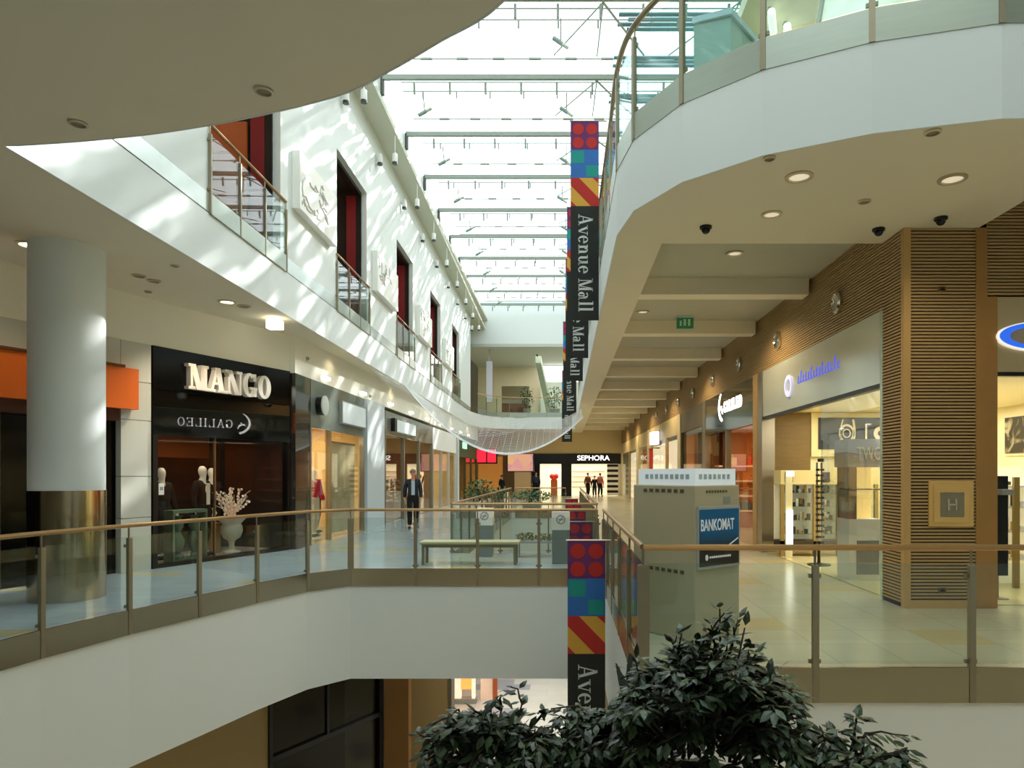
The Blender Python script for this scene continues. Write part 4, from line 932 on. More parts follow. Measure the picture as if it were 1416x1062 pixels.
# ================================================================== BANNERS
B_CH = mat('charcoal_banner_cloth', L(36, 38, 36), .8, var=.04); B_PU = mat('purple_banner_cloth', L(98, 42, 98), .8, var=.05)
B_RD = mat('red_banner_print', L(176, 42, 36), .8, var=.05); B_BL = mat('blue_banner_cloth', L(48, 104, 176), .8, var=.05); B_GR = mat('green_banner_print', L(30, 142, 134), .8, var=.05)
B_YE = mat('yellow_banner_cloth', L(206, 156, 62), .8, var=.05); B_TX = mat('silver_banner_text', L(206, 210, 206), .7, var=.02); B_PK = mat('magenta_banner_print', L(186, 52, 96), .8)
tp, tw_ = lettering('Avenue Mall', .15, .05, .06)
def banner(label, x0, x1, d, ztop, group, rod_to):
    w = x1-x0; hgt = w*7.05
    t = thing('hanging_banner', label, 'banner', (x0, d, ztop), group)
    MB().box(x0, d-.004, ztop-hgt, x1, d+.004, ztop-3*w).build('charcoal_cloth', B_CH, t)
    sq = MB(); sq.box(x0, d-.004, ztop-w, x1, d+.004, ztop); sq.build('purple_square', B_PU, t)
    MB().box(x0, d-.004, ztop-2*w, x1, d+.004, ztop-w).build('blue_square', B_BL, t)
    MB().box(x0, d-.004, ztop-3*w, x1, d+.004, ztop-2*w).build('yellow_square', B_YE, t)
    mb = MB()
    for a in (.27, .75):
        for b in (.27, .75): mb.polys(ring(a*w, -b*w, .2*w, .2*w, 0.001, 0.001, n=18), (x0, d-.004, ztop), (1, 0, 0), (0, 0, 1), .002)
    mb.build('red_disc_print', B_RD, t)
    mb = MB(); mb.polys([rect(.03*w, -.48*w, .48*w, -.04*w), rect(.55*w, -.96*w, .97*w, -.56*w)], (x0, d-.004, ztop-w), (1, 0, 0), (0, 0, 1), .002); mb.build('green_patch_print', B_GR, t)
    mb = MB(); mb.polys([[(0, 0), (.3*w, 0), (w, -.72*w), (w, -w), (.98*w, -w), (.0, -.02*w)][0:5]+[(.72*w, -w), (0, -.26*w)], [(.78*w, 0), (w, 0), (w, -.2*w)], [(0, -.8*w), (0, -w), (.2*w, -w)]], (x0, d-.004, ztop-2*w), (1, 0, 0), (0, 0, 1), .002)
    mb.build('red_stripe_print', B_RD, t)
    ln = w*3.45; s = ln/tw_
    MB().polys([[(p[0]*s, p[1]*s*1.0) for p in q] for q in tp], (x0+.28*w, d-.004, ztop-3*w-.3*w), (0, 0, -1), (1, 0, 0), .002).build('lettering', B_TX, t)
    MB().tube([(x0-.02, d, ztop+.01), (rod_to, d, ztop+.01)], .012, 6).build('rod', STEEL, t)
UPB = [(12.83, 443, 789.5, 828), (17.0, 495, 784, 813.5), (21.3, 527, 782, 806), (27.8, 574, 778.7, 797), (36, 611, 777, 791)]
nm = ['nearest', 'second', 'third', 'fourth', 'farthest']
for i, (d, yb, xa, xb) in enumerate(UPB):
    a = P(xa, yb, d); b = P(xb, yb, d); w = .53 if i == 0 else b.x-a.x
    banner('tall colourful Avenue Mall banner hung from the upper gallery, %s of its row' % nm[i], b.x-w, b.x, d, b.z+w*7.05, 'upper hanging banners', .67+.12)
LOB = [(9.62, 748, .04, .57), (14.75, 722, .07, .60), (19.6, 706, .07, .6), (24.4, 697, .05, .58), (28.9, 690, .03, .56)]
for i, (d, yt, xa, xb) in enumerate(LOB):
    banner('tall colourful Avenue Mall banner hung below the corridor edge, %s of its row' % nm[i], xa, xb, d, P(0, yt, d).z, 'lower hanging banners', .652)

# ================================================================== NET
net = thing('hanging_net', 'white sagging decorative net slung across the hall', 'net', (-2.4, 24, 3), kind='stuff')
def swag(mb, a, b, sag, n=26, r=.008):
    pts = []
    for k in range(n+1):
        t = k/n; p = Vector(a).lerp(Vector(b), t); p.z -= sag*(1-(2*t-1)**2); pts.append(p)
    mb.tube(pts, r, 4, cap=False); return pts
mb = MB()
lows = []
for j in range(26):
    t = (j/25)**1.3; a = (-5.35, 22.8+2.6*t, 4.62-.1*t); b = (.62, 23.2+2.2*t, 3.55+.5*t)
    lows.append(swag(mb, a, b, 1.75-.72*t, r=.012 if j < 4 else .0048))
for j in range(10):
    t = j/9; a = (-5.4, 19+2.4*t, 4.6); b = (-1.6+.4*t, 25.0, 3.3+.4*t); swag(mb, a, b, .9-.4*t, r=.004)
for k in range(1, 26):
    mb.tube([p[k] for p in lows], .003, 4, cap=False)
def net_mat():
    m, nt, out = new_mat('white_net_cord')
    b = nt.nodes.new('ShaderNodeBsdfPrincipled'); b.inputs['Base Color'].default_value = L(238, 240, 240); b.inputs['Roughness'].default_value = .7
    nt.links.new(b.outputs[0], out.inputs[0]); return m
mb.build('cord', net_mat(), net)

# ================================================================== BRIDGE FURNITURE
bn = thing('bench', 'low pale wooden bench on steel legs on the bridge', 'bench', (-1.7, 12.45, 0))
bx0 = P(581, 753, 12.4).x; bx1 = P(718, 753, 12.4).x
MB().box(bx0, 12.3, .375, bx1, 12.75, .42).build('seat', mat('pale_bench_wood', L(206, 196, 160), .5, var=.06), bn, bevel=.008)
for xx in (bx0+.04, bx1-.1):
    for yy in (12.33, 12.68): MB().box(xx, yy, 0, xx+.05, yy+.05, .375).build('leg', DARKM, bn)
MB().box(bx0+.05, 12.36, .31, bx1-.05, 12.38, .375).build('apron', DARKM, bn)
def bin_(x, y, label):
    t = thing('waste_bin', label, 'waste bin', (x, y, 0), 'grey waste bins on the bridge')
    MB().box(x-.16, y-.14, .0, x+.16, y+.14, .62).build('body', mat('grey_bin_paint', L(128, 138, 138), .4, .2), t, bevel=.01)
    MB().box(x-.165, y-.145, .62, x+.165, y+.145, .96).build('white_top', WHITE, t, bevel=.01)
    MB().polys(ring(0, 0, .085, .085, .065, .065, n=24)+[para(-.05, -.06, .03, .06, .02), rect(-.05, -.01, .05, .01)], (x, y-.146, .81), (1, 0, 0), (0, 0, 1), .003).build('round_symbol', mat('grey_symbol', L(150, 152, 160), .5), t)
b1 = P(671, 700, 13.7); b2 = P(777, 700, 12.75)
bin_(b1.x, 13.7, 'grey waste bin with white top behind the low bench'); bin_(b2.x-.02, 12.6, 'grey waste bin with white top beside the hanging banner')
tr = thing('planter', 'brown planter trough with low dry planting behind the bench', 'planter', (-.55, 13.6, 0))
MB().box(-.95, 13.4, .28, .1, 13.75, .32).box(-.95, 13.4, 0, -.9, 13.75, .28).box(.05, 13.4, 0, .1, 13.75, .28).build('trough', mat('grey_trough', L(160, 164, 164), .5), tr)
def tufts(n, box, h, seed, m, name, par):
    rr = random.Random(seed); mb = MB()
    for _ in range(n):
        x = rr.uniform(box[0], box[1]); y = rr.uniform(box[2], box[3]); z = box[4]+rr.uniform(0, box[5]); a = rr.uniform(0, 6.28); l = h*rr.uniform(.5, 1.2); w = l*.22
        dx, dy = math.cos(a)*l*.6, math.sin(a)*l*.6
        mb.add([(x, y, z), (x+dx*.5-dy*.3, y+dy*.5+dx*.3, z+l*.5), (x+dx, y+dy, z+l*.55), (x+dx*.5+dy*.3, y+dy*.5-dx*.3, z+l*.5)], [[0, 1, 2, 3]])
    return mb.build(name, m, par)
tufts(260, (-.95, .1, 13.42, 13.72, .3, .12), .1, 3, mat('dry_foliage', L(120, 112, 56), .7, .0, var=.4), 'foliage', tr)

# far greenery
def shrub(x, y, z, r, h, label, n, group=None, potm=None, seed=1):
    t = thing('potted_shrub', label, 'plant', (x, y, z), group)
    MB().lathe((x, y, z), [(r*.45, 0), (r*.55, .35), (r*.5, .36)], 16).build('pot', potm or mat('grey_pot', L(150, 146, 136), .6), t, smooth=True)
    MB().tube([(x, y, z+.3), (x, y, z+h*.6)], .03, 6).build('stem', BARK, t)
    rr = random.Random(seed); mb = MB()
    for _ in range(n):
        a, b = rr.uniform(0, 6.28), rr.uniform(-1, 1); q = rr.random()**.4
        c = Vector((x+r*q*math.cos(a)*math.sqrt(1-b*b), y+r*q*math.sin(a)*math.sqrt(1-b*b), z+.35+(h-.35)*(.5+.5*b*q)))
        l = .14*rr.uniform(.7, 1.4); u = Vector((rr.uniform(-1, 1), rr.uniform(-1, 1), rr.uniform(-.8, .5))).normalized()*l; v = u.cross(Vector((rr.uniform(-1, 1), rr.uniform(-1, 1), 1))).normalized()*l*.35
        mb.add([c, c+u*.5+v, c+u, c+u*.5-v], [[0, 1, 2, 3]])
    mb.build('foliage', PLANT, t)
shrub(-3.95, 31.5, 0, .75, 1.45, 'bushy green plant in a pot beside the far red sign', 420, 'far potted plants', seed=4)
shrub(-2.9, 32.4, 0, .6, 1.0, 'lower bushy green plant at the end of the second opening', 260, 'far potted plants', seed=5)
shrub(-1.5, 31.2, 0, .9, .95, 'wide green plant before the far black fascia shop', 300, 'far potted plants', seed=6)
shrub(-2.6, 47, Z2, .5, 2.0, 'slim green tree on the far upper gallery', 260, 'plants on the far upper gallery', seed=7)
shrub(-.7, 47, Z2, .7, 1.9, 'dark green tree by the bright window of the far upper gallery', 260, 'plants on the far upper gallery', seed=8)
po = thing('info_totem', 'pale hanging totem panel at the end of the white wall', 'sign panel', (-5.2, 47, 8))
MB().box(-5.4, 47.0, 6.6, -5.0, 47.1, 9.4).build('panel', mat('pale_violet_panel', L(226, 226, 240), .4), po)
MB().box(-5.25, 47.03, 9.4, -5.15, 47.07, 10.2).build('hanger', STEEL, po)
esc = thing('escalator', 'distant sloping escalator seen on the far upper gallery', 'escalator', (-1.6, 50, Z2))
MB().add([(-2.1, 49, 10.1), (-1.7, 49, 10.1), (-.9, 53, 6.4), (-1.3, 53, 6.4), (-2.1, 49, 9.6), (-1.7, 49, 9.6), (-.9, 53, 5.8), (-1.3, 53, 5.8)], [[0, 1, 2, 3], [7, 6, 5, 4], [0, 3, 7, 4], [1, 5, 6, 2], [0, 4, 5, 1], [3, 2, 6, 7]]).build('truss', mat('green_grey_truss', L(150, 166, 150), .5), esc)
MB().tube([(-2.0, 48.9, 10.2), (-1.0, 52.9, 6.9)], .06, 6).build('handrail', BLACK, esc)

# ================================================================== CEILING FITTINGS
DLM = mat('downlight_rim', L(196, 186, 160), .35, .5); DLI = mat('downlight_inner', L(238, 226, 190), .3, es=.5, emit=(1, .9, .7, 1)); DLO = mat('downlight_lit', L(255, 240, 200), .3, es=7, emit=(1, .88, .62, 1)); DLD = mat('downlight_dark', L(150, 136, 106), .5)
def downlight(px, py, label, r=.14, lit=0, z=ZS, cat='ceiling light', name='downlight', power=0):
    d = (z-EYE)*F/(VY-py); c = P(px, py, d)
    t = thing(name, label, cat, (c.x, d, z), 'recessed ceiling lights')
    MB().lathe((c.x, d, z), [(r, .0), (r, -.014), (r*.74, -.02), (r*.72, -.004)], 24, cap=False).build('rim', DLM, t, smooth=True)
    MB().lathe((c.x, d, z-.002), [(r*.73, 0), (r*.7, -.003)], 20).build('lens', [DLD, DLI, DLO][lit], t)
    if power: down('downlight_lamp', (c.x, d, z-.12), power)
downlight(1105, 244, 'round recessed light in the corner soffit, nearest the curved fascia', lit=1)
downlight(1317, 247, 'round recessed light in the corner soffit, farthest to the right', lit=1)
downlight(1067, 296, 'round recessed light in the corner soffit, close to the black dome camera', .12, lit=1)
downlight(1195, 278, 'small flat disc in the middle of the corner soffit', .07)
downlight(1064, 218, 'small flat disc at the very edge of the corner soffit', .06)
downlight(1290, 182, 'small flat disc near the fascia on the right of the corner soffit', .07)
downlight(1016, 350, 'round light on the first grey recessed ceiling panel', .13, lit=1, z=4.935)
downlight(889, 431, 'round light on the second grey recessed ceiling panel', .13, lit=1, z=4.935)
downlight(365, 125, 'round recessed light in the near brown soffit, by its curved edge', .075)
downlight(108, 170, 'round recessed light in the near brown soffit, at the left', .075)
downlight(42, 338, 'lit round light in the gallery soffit left of the white column', .17, lit=2, power=60)
downlight(314, 417, 'lit round light in the gallery soffit over the walkway', .15, lit=2, power=230)
downlight(192, 381, 'small unlit disc in the gallery soffit, first right of the column', .1)
downlight(213, 388, 'small unlit disc in the gallery soffit, second right of the column', .1)
downlight(337, 423, 'unlit disc beside the lit gallery light', .12)
downlight(205, 403, 'tiny unlit disc in the gallery soffit above the pier', .06)
downlight(242, 367, 'tiny unlit disc in the gallery soffit near the fascia', .06)
el = thing('emergency_light', 'small square bright lamp box hanging under the gallery soffit', 'ceiling light', (-5.5, 13.4, 4.55))
c = P(380, 449, 13.2)
MB().box(c.x-.13, 13.1, c.z-.08, c.x+.13, 13.3, c.z+.08).build('lit_box', mat('warm_lit_box', L(255, 246, 216), .4, es=5, emit=(1, .94, .78, 1)), el)
MB().box(c.x-.03, 13.18, c.z+.08, c.x+.03, 13.24, ZS).build('stem', WHITE, el)
for px, py, lb in ((976, 320, 'black dome camera under the soffit beside the first ceiling panel'), (1215, 323, 'black dome camera under the soffit close to the slat pillar edge'), (1301, 308, 'black dome camera directly above the slat pillar front')):
    d = 2.95*F/(VY-py); c = P(px, py, d)
    t = thing('dome_camera', lb, 'camera', (c.x, d, ZS), 'black dome cameras')
    MB().lathe((c.x, d, ZS), [(.075, 0), (.075, -.025), (.07, -.03)], 20).build('mount', BLACK, t, smooth=True)
    MB().lathe((c.x, d, ZS-.03), [(.055, 0), (.05, -.03), (.03, -.055), (.0, -.062)], 20, cap=False).build('dome', mat('black_dome', L(12, 12, 12), .1), t, smooth=True)
ex = thing('exit_sign', 'green exit sign with running figure hung under the corridor ceiling', 'exit sign', (2.5, 14.2, 4.7))
c0 = P(936, 454, 14.2); c1 = P(959, 439, 14.2)
MB().box(c0.x, 14.2, c0.z, c1.x, 14.24, c1.z).build('green_face', mat('green_exit_face', L(20, 76, 40), .4, es=.06, emit=(.1, .8, .35, 1)), ex)
MB().polys([rect(.06, .05, .1, .16), rect(.14, .05, .19, .19), rect(.23, .05, .28, .19), rect(.13, .1, .2, .12)], (c0.x, 14.2, c0.z), (1, 0, 0), (0, 0, 1), .004).build('symbol', mat('pale_green_symbol', L(190, 226, 190), .5), ex)
MB().box(c0.x-.02, 14.2, c1.z, c1.x+.02, 14.24, c1.z+.02).tube([((c0.x+c1.x)/2, 14.22, c1.z), ((c0.x+c1.x)/2, 14.22, 4.94)], .01, 6).build('hanger', WHITE, ex)
for i, (px, py) in enumerate(((406, 496), (512, 548))):
    c = P(px, py, 15.5+5*i)
    t = thing('motion_sensor', 'tiny dark sensor on the cream bulkhead above the %s' % ['black shopfront edge', 'green glass header end'][i], 'sensor', (X2+.02, c.y, c.z), 'sensors on the bulkhead')
    MB().lathe((X2, c.y, max(c.z, 3.98)), [(.05, 0), (.045, .03), (.02, .045)], 14, 'x').build('housing', GREY, t, smooth=True)
    MB().ball((X2+.045, c.y, max(c.z, 3.98)), .018).build('lens', BLACK, t)

for k in range(9):
    d = 16.6+3.08*k
    t = thing('shopfront_lamp', 'small bright lamp under the cream bulkhead over the shopfronts, %s of the row' % ['first', 'second', 'third', 'fourth', 'fifth', 'sixth', 'seventh', 'eighth', 'ninth'][k], 'lamp', (X2+.06, d, 3.96), 'lamps over the shopfronts')
    MB().box(X2, d-.2, 3.93, X2+.1, d+.2, 4.0).build('lit_face', mat('lit_lamp_face', (1, 1, .97, 1), .5, es=3, emit=(1, .98, .92, 1)), t)
    MB().box(X2, d-.22, 4.0, X2+.11, d+.22, 4.02).build('cover', LAMPW, t)

# wall spots in pairs and hanging floodlights
LENS = mat('dark_lamp_opening', L(60, 66, 62), .4)
def wallspot(x, y, z, label, group, stem):
    t = thing('wall_spotlight', label, 'spotlight', (x, y, z), group)
    MB().lathe((x, y, z), [(.065, -.14), (.075, -.12), (.075, .12), (.06, .14)], 18).build('body', LAMPW, t, smooth=True)
    MB().lathe((x, y, z-.14), [(.077, .03), (.077, -.03), (.06, -.035)], 18).build('lens', LENS, t)
    if stem: MB().tube([(x, y, z+.14), (x, y, z+stem)], .012, 6).build('stem', LAMPW, t)
    else: MB().box(x-.12, y-.025, z-.03, x-.06, y+.025, z+.04).build('bracket', LAMPW, t)
    return t
ordw = ['first (nearest)', 'second', 'third', 'fourth', 'fifth', 'sixth', 'seventh', 'eighth', 'ninth']
for k in range(9):
    d = 16.35+3.25*k
    wallspot(XL(d)+.11, d, 10.68, 'white cylinder lamp fixed on the tall white wall, %s of the row' % ordw[k], 'lamps on the white wall', 0)
    wallspot(XL(d)+.54, d, 10.7, 'white cylinder lamp hung under the cornice, %s of the row' % ordw[k], 'lamps under the cornice', .65)
def flood(x, y, z, tilt, label):
    t = thing('floodlight', label, 'floodlight', (x, y, z), 'tubular floodlights below the roof')
    a = Vector((math.cos(tilt), 0, math.sin(tilt)))*.22
    MB().tube([Vector((x, y, z))-a, Vector((x, y, z))+a*.2], .055, 12).build('body', mat('grey_green_lamp', L(140, 160, 152), .4, .3), t, smooth=True)
    MB().tube([Vector((x, y, z))+a*.2, Vector((x, y, z))+a], .045, 12).build('head', mat('pale_lamp_head', L(190, 200, 192), .4, .3), t, smooth=True)
    MB().tube([(x, y, z), (x, y-.3, 12.66)], .015, 6).build('arm', ROOFM, t)
for k in range(9):
    d = 16.2+3.2*k
    flood(-4.1, d+.6, 12.25, .5, 'grey tubular floodlight on the white wall side of the roof, %s of the row' % ordw[k])
    flood(.05 if k % 3 else -.1, d+.6, 12.25, -.6, 'grey tubular floodlight on the banner side of the roof, %s of the row' % ordw[k])

# ================================================================== UPPER FLOOR THINGS
struct('floor_upper', MB().box(1.9, 9.5, ZF+.003, 13, 46, Z2-.02).prism([(1.9, 7.4), (13, 6.6), (13, 9.5), (1.9, 9.5)], ZF+.003, Z2-.02), FL_BEIGE, 'tiled floor of the upper level behind the glass', 'floor')
struct('floor_upper_far', MB().box(-7, 46.32, ZF+.003, .6, 57.4, Z2-.005), FL_BEIGE, 'tiled floor of the far upper gallery', 'floor')
ks = thing('kiosk', 'pale green glass-clad kiosk box behind the upper balustrade', 'kiosk', (2.0, 8.4, Z2))
MB().prism([(1.52, 8.05), (1.92, 7.9), (2.5, 8.6), (2.1, 8.8)], ZF+.02, 6.95).build('body', mat('grey_teal_panel', L(150, 176, 164), .3, var=.04), ks)
MB().prism([(1.5, 8.03), (1.92, 7.86), (2.54, 8.6), (2.1, 8.84)], 6.95, 7.02).build('top', mat('pale_blue_top', L(190, 206, 214), .3), ks)
gw_ = thing('window_30', 'slanting bright glazed screen on the upper floor', 'window', (5, 9, Z2), kind='structure')
MB().quad((3.4, 10.5, Z2), (5.15, 9.2, Z2), (5.15, 9.6, 9.6), (4.2, 11.0, 9.6)).build('pane', mat('bright_screen_pane', L(236, 228, 206), .4, es=.35, var=.3, scale=3), gw_)
MB().tube([(3.4, 10.48, Z2), (4.2, 10.98, 9.6)], .05, 6).build('frame', DARKM, gw_)
for k in range(3):
    t = thing('tube_light', 'white tube lamp on the beige ceiling of the upper floor, %s of three' % ['nearest', 'middle', 'farthest'][k], 'ceiling light', (4.0, 11+1.6*k, 10.1), 'tube lamps on the upper ceiling')
    x = 3.75+.42*k
    MB().tube([(x, 12.4+.4*k, 10.05), (x+.22, 13.0+.4*k, 10.05)], .07, 10).build('tube', mat('lit_tube', L(240, 240, 226), .4, es=.8), t)
    MB().box(x-.02, 12.5+.4*k, 10.1, x+.04, 12.6+.4*k, 10.2).build('bracket', GREY, t)

# ================================================================== PEOPLE AND MANNEQUINS
def skin(name, nodes, edges, root, m, parent, sub=2):
    ks = list(nodes); me = bpy.data.meshes.new(name)
    me.from_pydata([nodes[k][0] for k in ks], [(ks.index(a), ks.index(b)) for a, b in edges], [])
    o = bpy.data.objects.new(name, me); COL.objects.link(o)
    md = o.modifiers.new('skin', 'SKIN'); md.use_smooth_shade = True
    if not me.skin_vertices: bpy.context.view_layer.update()
    sv = me.skin_vertices[0].data if me.skin_vertices else None
    if sv is None:
        bm = bmesh.new(); bm.from_mesh(me); bm.verts.layers.skin.verify(); bm.to_mesh(me); bm.free(); sv = me.skin_vertices[0].data
    for i, k in enumerate(ks):
        r = nodes[k][1]; sv[i].radius = r if isinstance(r, tuple) else (r, r); sv[i].use_root = (k == root)
    s2 = o.modifiers.new('sub', 'SUBSURF'); s2.levels = sub; s2.render_levels = sub
    dg = bpy.context.evaluated_depsgraph_get(); dg.update()
    nm = bpy.data.meshes.new_from_object(o.evaluated_get(dg)); bpy.data.objects.remove(o)
    for p in nm.polygons: p.use_smooth = True
    nm.materials.clear(); nm.materials.append(m)
    r = bpy.data.objects.new(name, nm); COL.objects.link(r); r.parent = parent
    return r
SKIN = mat('skin_tone', L(206, 156, 124), .5, var=.04)
def human(name, label, cat, loc, rz=0, h=1.76, stride=0.0, skinm=SKIN, jacket=None, shirt=None, trousers=None, shoes=None, hair=None, face=True, group=None, skirt=None, arm=.06):
    t = thing(name, label, cat, loc, group, rz=rz)
    k = h/1.76; V = lambda x, y, z: (x*k, y*k, z*k)
    s = stride
    N = {'pel': (V(0, 0, .94), (.125*k, .09*k)), 'wai': (V(0, 0, 1.1), (.13*k, .095*k)), 'che': (V(0, .01, 1.3), (.16*k, .11*k)), 'nec': (V(0, .01, 1.47), .055*k),
         'hd0': (V(0, -.02, 1.545), (.046*k, .056*k)), 'hd1': (V(0, -.012, 1.595), (.064*k, .08*k)), 'hd2': (V(0, -.004, 1.65), (.074*k, .092*k)), 'hd3': (V(0, .0, 1.7), (.066*k, .082*k)), 'hd4': (V(0, .002, 1.738), (.042*k, .054*k)), 'hd5': (V(0, .002, 1.752), (.018*k, .022*k))}
    E = [('pel', 'wai'), ('wai', 'che'), ('che', 'nec'), ('nec', 'hd0'), ('hd0', 'hd1'), ('hd1', 'hd2'), ('hd2', 'hd3'), ('hd3', 'hd4'), ('hd4', 'hd5')]
    legs = {}
    for sg, q in ((-1, s), (1, -s)):
        a = 'l' if sg < 0 else 'r'
        N['sh'+a] = (V(sg*.17, .01, 1.41), .058*k); N['el'+a] = (V(sg*(.2+arm), .03+q*.25, 1.14), .042*k); N['wr'+a] = (V(sg*(.2+arm*1.2), -.05+q*.6, .91), .028*k)
        N['pa'+a] = (V(sg*(.2+arm*1.2), -.07+q*.65, .84), (.018*k, .036*k))
        N['hi'+a] = (V(sg*.085, 0, .84), .078*k); N['kn'+a] = (V(sg*.095, -.04-q*.5, .49), .06*k); N['an'+a] = (V(sg*.095, .03-q*1.0, .09), .04*k); N['to'+a] = (V(sg*.105, -.12-q*1.0, .035), (.04*k, .03*k))
        E += [('che', 'sh'+a), ('sh'+a, 'el'+a), ('el'+a, 'wr'+a), ('wr'+a, 'pa'+a), ('pel', 'hi'+a), ('hi'+a, 'kn'+a), ('kn'+a, 'an'+a), ('an'+a, 'to'+a)]
        pa = Vector(N['pa'+a][0])
        for f in range(4):                       # four fingers, unequal and curled, and a thumb
            y = (-.027+.018*f)*k; l = (.075, .085, .08, .062)[f]*k
            N['f%d%s' % (f, a)] = (tuple(pa+Vector((0, y, -.03*k))), .0095*k)
            N['g%d%s' % (f, a)] = (tuple(pa+Vector((-sg*.012*k, y*1.1, -.03*k-l*.55))), .0085*k); N['h%d%s' % (f, a)] = (tuple(pa+Vector((-sg*.03*k, y*1.1, -.03*k-l))), .007*k)
            E += [('pa'+a, 'f%d%s' % (f, a)), ('f%d%s' % (f, a), 'g%d%s' % (f, a)), ('g%d%s' % (f, a), 'h%d%s' % (f, a))]
        N['t0'+a] = (tuple(pa+Vector((-sg*.014*k, -.045*k, -.0))), .01*k); N['t1'+a] = (tuple(pa+Vector((-sg*.024*k, -.062*k, -.045*k))), .008*k)
        E += [('pa'+a, 't0'+a), ('t0'+a, 't1'+a)]
    b = skin('body', N, E, 'pel', skinm, t)
    def part(nm, keys, grow, m, extra=None, root='pel'):
        NN = {q: (N[q][0], tuple(r+grow for r in N[q][1]) if isinstance(N[q][1], tuple) else N[q][1]+grow) for q in keys}
        if extra: NN.update(extra)
        skin(nm, NN, [e for e in E if e[0] in NN and e[1] in NN], root, m, t)
    if shirt: part('shirt', ['pel', 'wai', 'che', 'nec'], .012*k, shirt)
    if jacket: part('jacket', ['pel', 'wai', 'che', 'shl', 'shr', 'ell', 'elr', 'wrl', 'wrr'], .022*k, jacket, {'pel': (V(0, 0, .84), (.19*k, .135*k))})
    if trousers: part('trousers', ['wai', 'pel', 'hil', 'hir', 'knl', 'knr', 'anl', 'anr'], .03*k, trousers)
    if skirt: MB().lathe((0, 0, 0), [(.2*k, .5*k), (.21*k, .7*k), (.17*k, .95*k), (.13*k, 1.1*k)], 20).build('skirt', skirt, t, smooth=True, local=True)
    if jacket and shirt:
        MB().prism([(-.05*k, -.13*k), (.05*k, -.13*k), (.05*k, -.115*k), (-.05*k, -.115*k)], 1.0*k, 1.42*k).build('shirt_front', shirt, t, local=True)
    if shoes:
        mb = MB()
        for a, sg in (('l', -1), ('r', 1)):
            q = Vector(N['to'+a][0]); mb = MB().ball((q.x, q.y+.05*k, .04*k), .12*k, .42, 1.15, .36, 12, 8); mb.build('shoe', shoes, t, smooth=True, local=True)
    if hair: MB().ball((0, .012*k, 1.69*k), .1*k, .9, 1.02, .85, 14, 10).build('hair', hair, t, smooth=True, local=True)
    if face:
        MB().ball((0, -.1*k, 1.615*k), .016*k, .8, 1, 1.4, 8, 6).build('nose', skinm, t, smooth=True, local=True)
        for sg in (-1, 1):
            MB().ball((sg*.03*k, -.088*k, 1.645*k), .011*k, 1.2, .6, .8, 8, 6).build('eye', BLACK, t, local=True)
            MB().ball((sg*.078*k, 0, 1.63*k), .022*k, .4, .8, 1.3, 8, 6).build('ear', skinm, t, smooth=True, local=True)
        MB().ball((0, -.086*k, 1.573*k), .02*k, 1.1, .5, .3, 8, 6).build('mouth', mat('lip_tone', L(160, 90, 80), .5), t, local=True)
    return t
NAVY = mat('dark_navy_cloth', L(30, 36, 46), .8); BLKC = mat('black_cloth', L(16, 16, 17), .85); PSH = mat('pale_blue_shirt_cloth', L(180, 194, 206), .8)
pp = P(571, 730, 20.6)
human('person', 'man in dark jacket, pale shirt and black trousers walking past the shop windows', 'person', (pp.x, 20.6, 0), .25, 1.78, .16, SKIN, NAVY, PSH, BLKC, BLKC, mat('grey_hair', L(120, 110, 98), .8), arm=.03)
human('person', 'far visitor in brown jacket on one side of the group inside the far shop', 'person', (P(813, 0, 49.2).x, 49.3, 0), .6, 1.7, .05, SKIN, mat('brown_jacket_cloth', L(110, 60, 40), .8), None, BLKC, BLKC, mat('dark_hair', L(40, 28, 20), .8), face=False)
human('person', 'far shorter visitor in black between the two others at the far shop', 'person', (P(822, 0, 49.2).x, 49.0, 0), -.3, 1.5, .05, SKIN, BLKC, None, BLKC, BLKC, mat('dark_hair', L(40, 28, 20)), face=False)
human('person', 'far visitor in pink top turning away at the far shop', 'person', (P(830, 0, 49.2).x, 49.3, 0), 2.6, 1.68, .08, SKIN, mat('pink_top_cloth', L(206, 110, 110), .8), None, BLKC, BLKC, mat('dark_hair', L(40, 28, 20)), face=False)
human('person', 'distant figure in dark blue standing by the doorway under the black fascia', 'person', (P(741, 0, 48).x, 48.2, 0), .2, 1.8, .03, SKIN, mat('blue_coat_cloth', L(40, 60, 84), .8), None, BLKC, BLKC, mat('dark_hair', L(40, 28, 20)), face=False)
human('person', 'distant seated-height figure in black before the brown far wall', 'person', (P(693, 0, 46).x, 46.5, 0), .9, 1.55, .03, SKIN, BLKC, None, BLKC, BLKC, mat('dark_hair', L(40, 28, 20)), face=False)

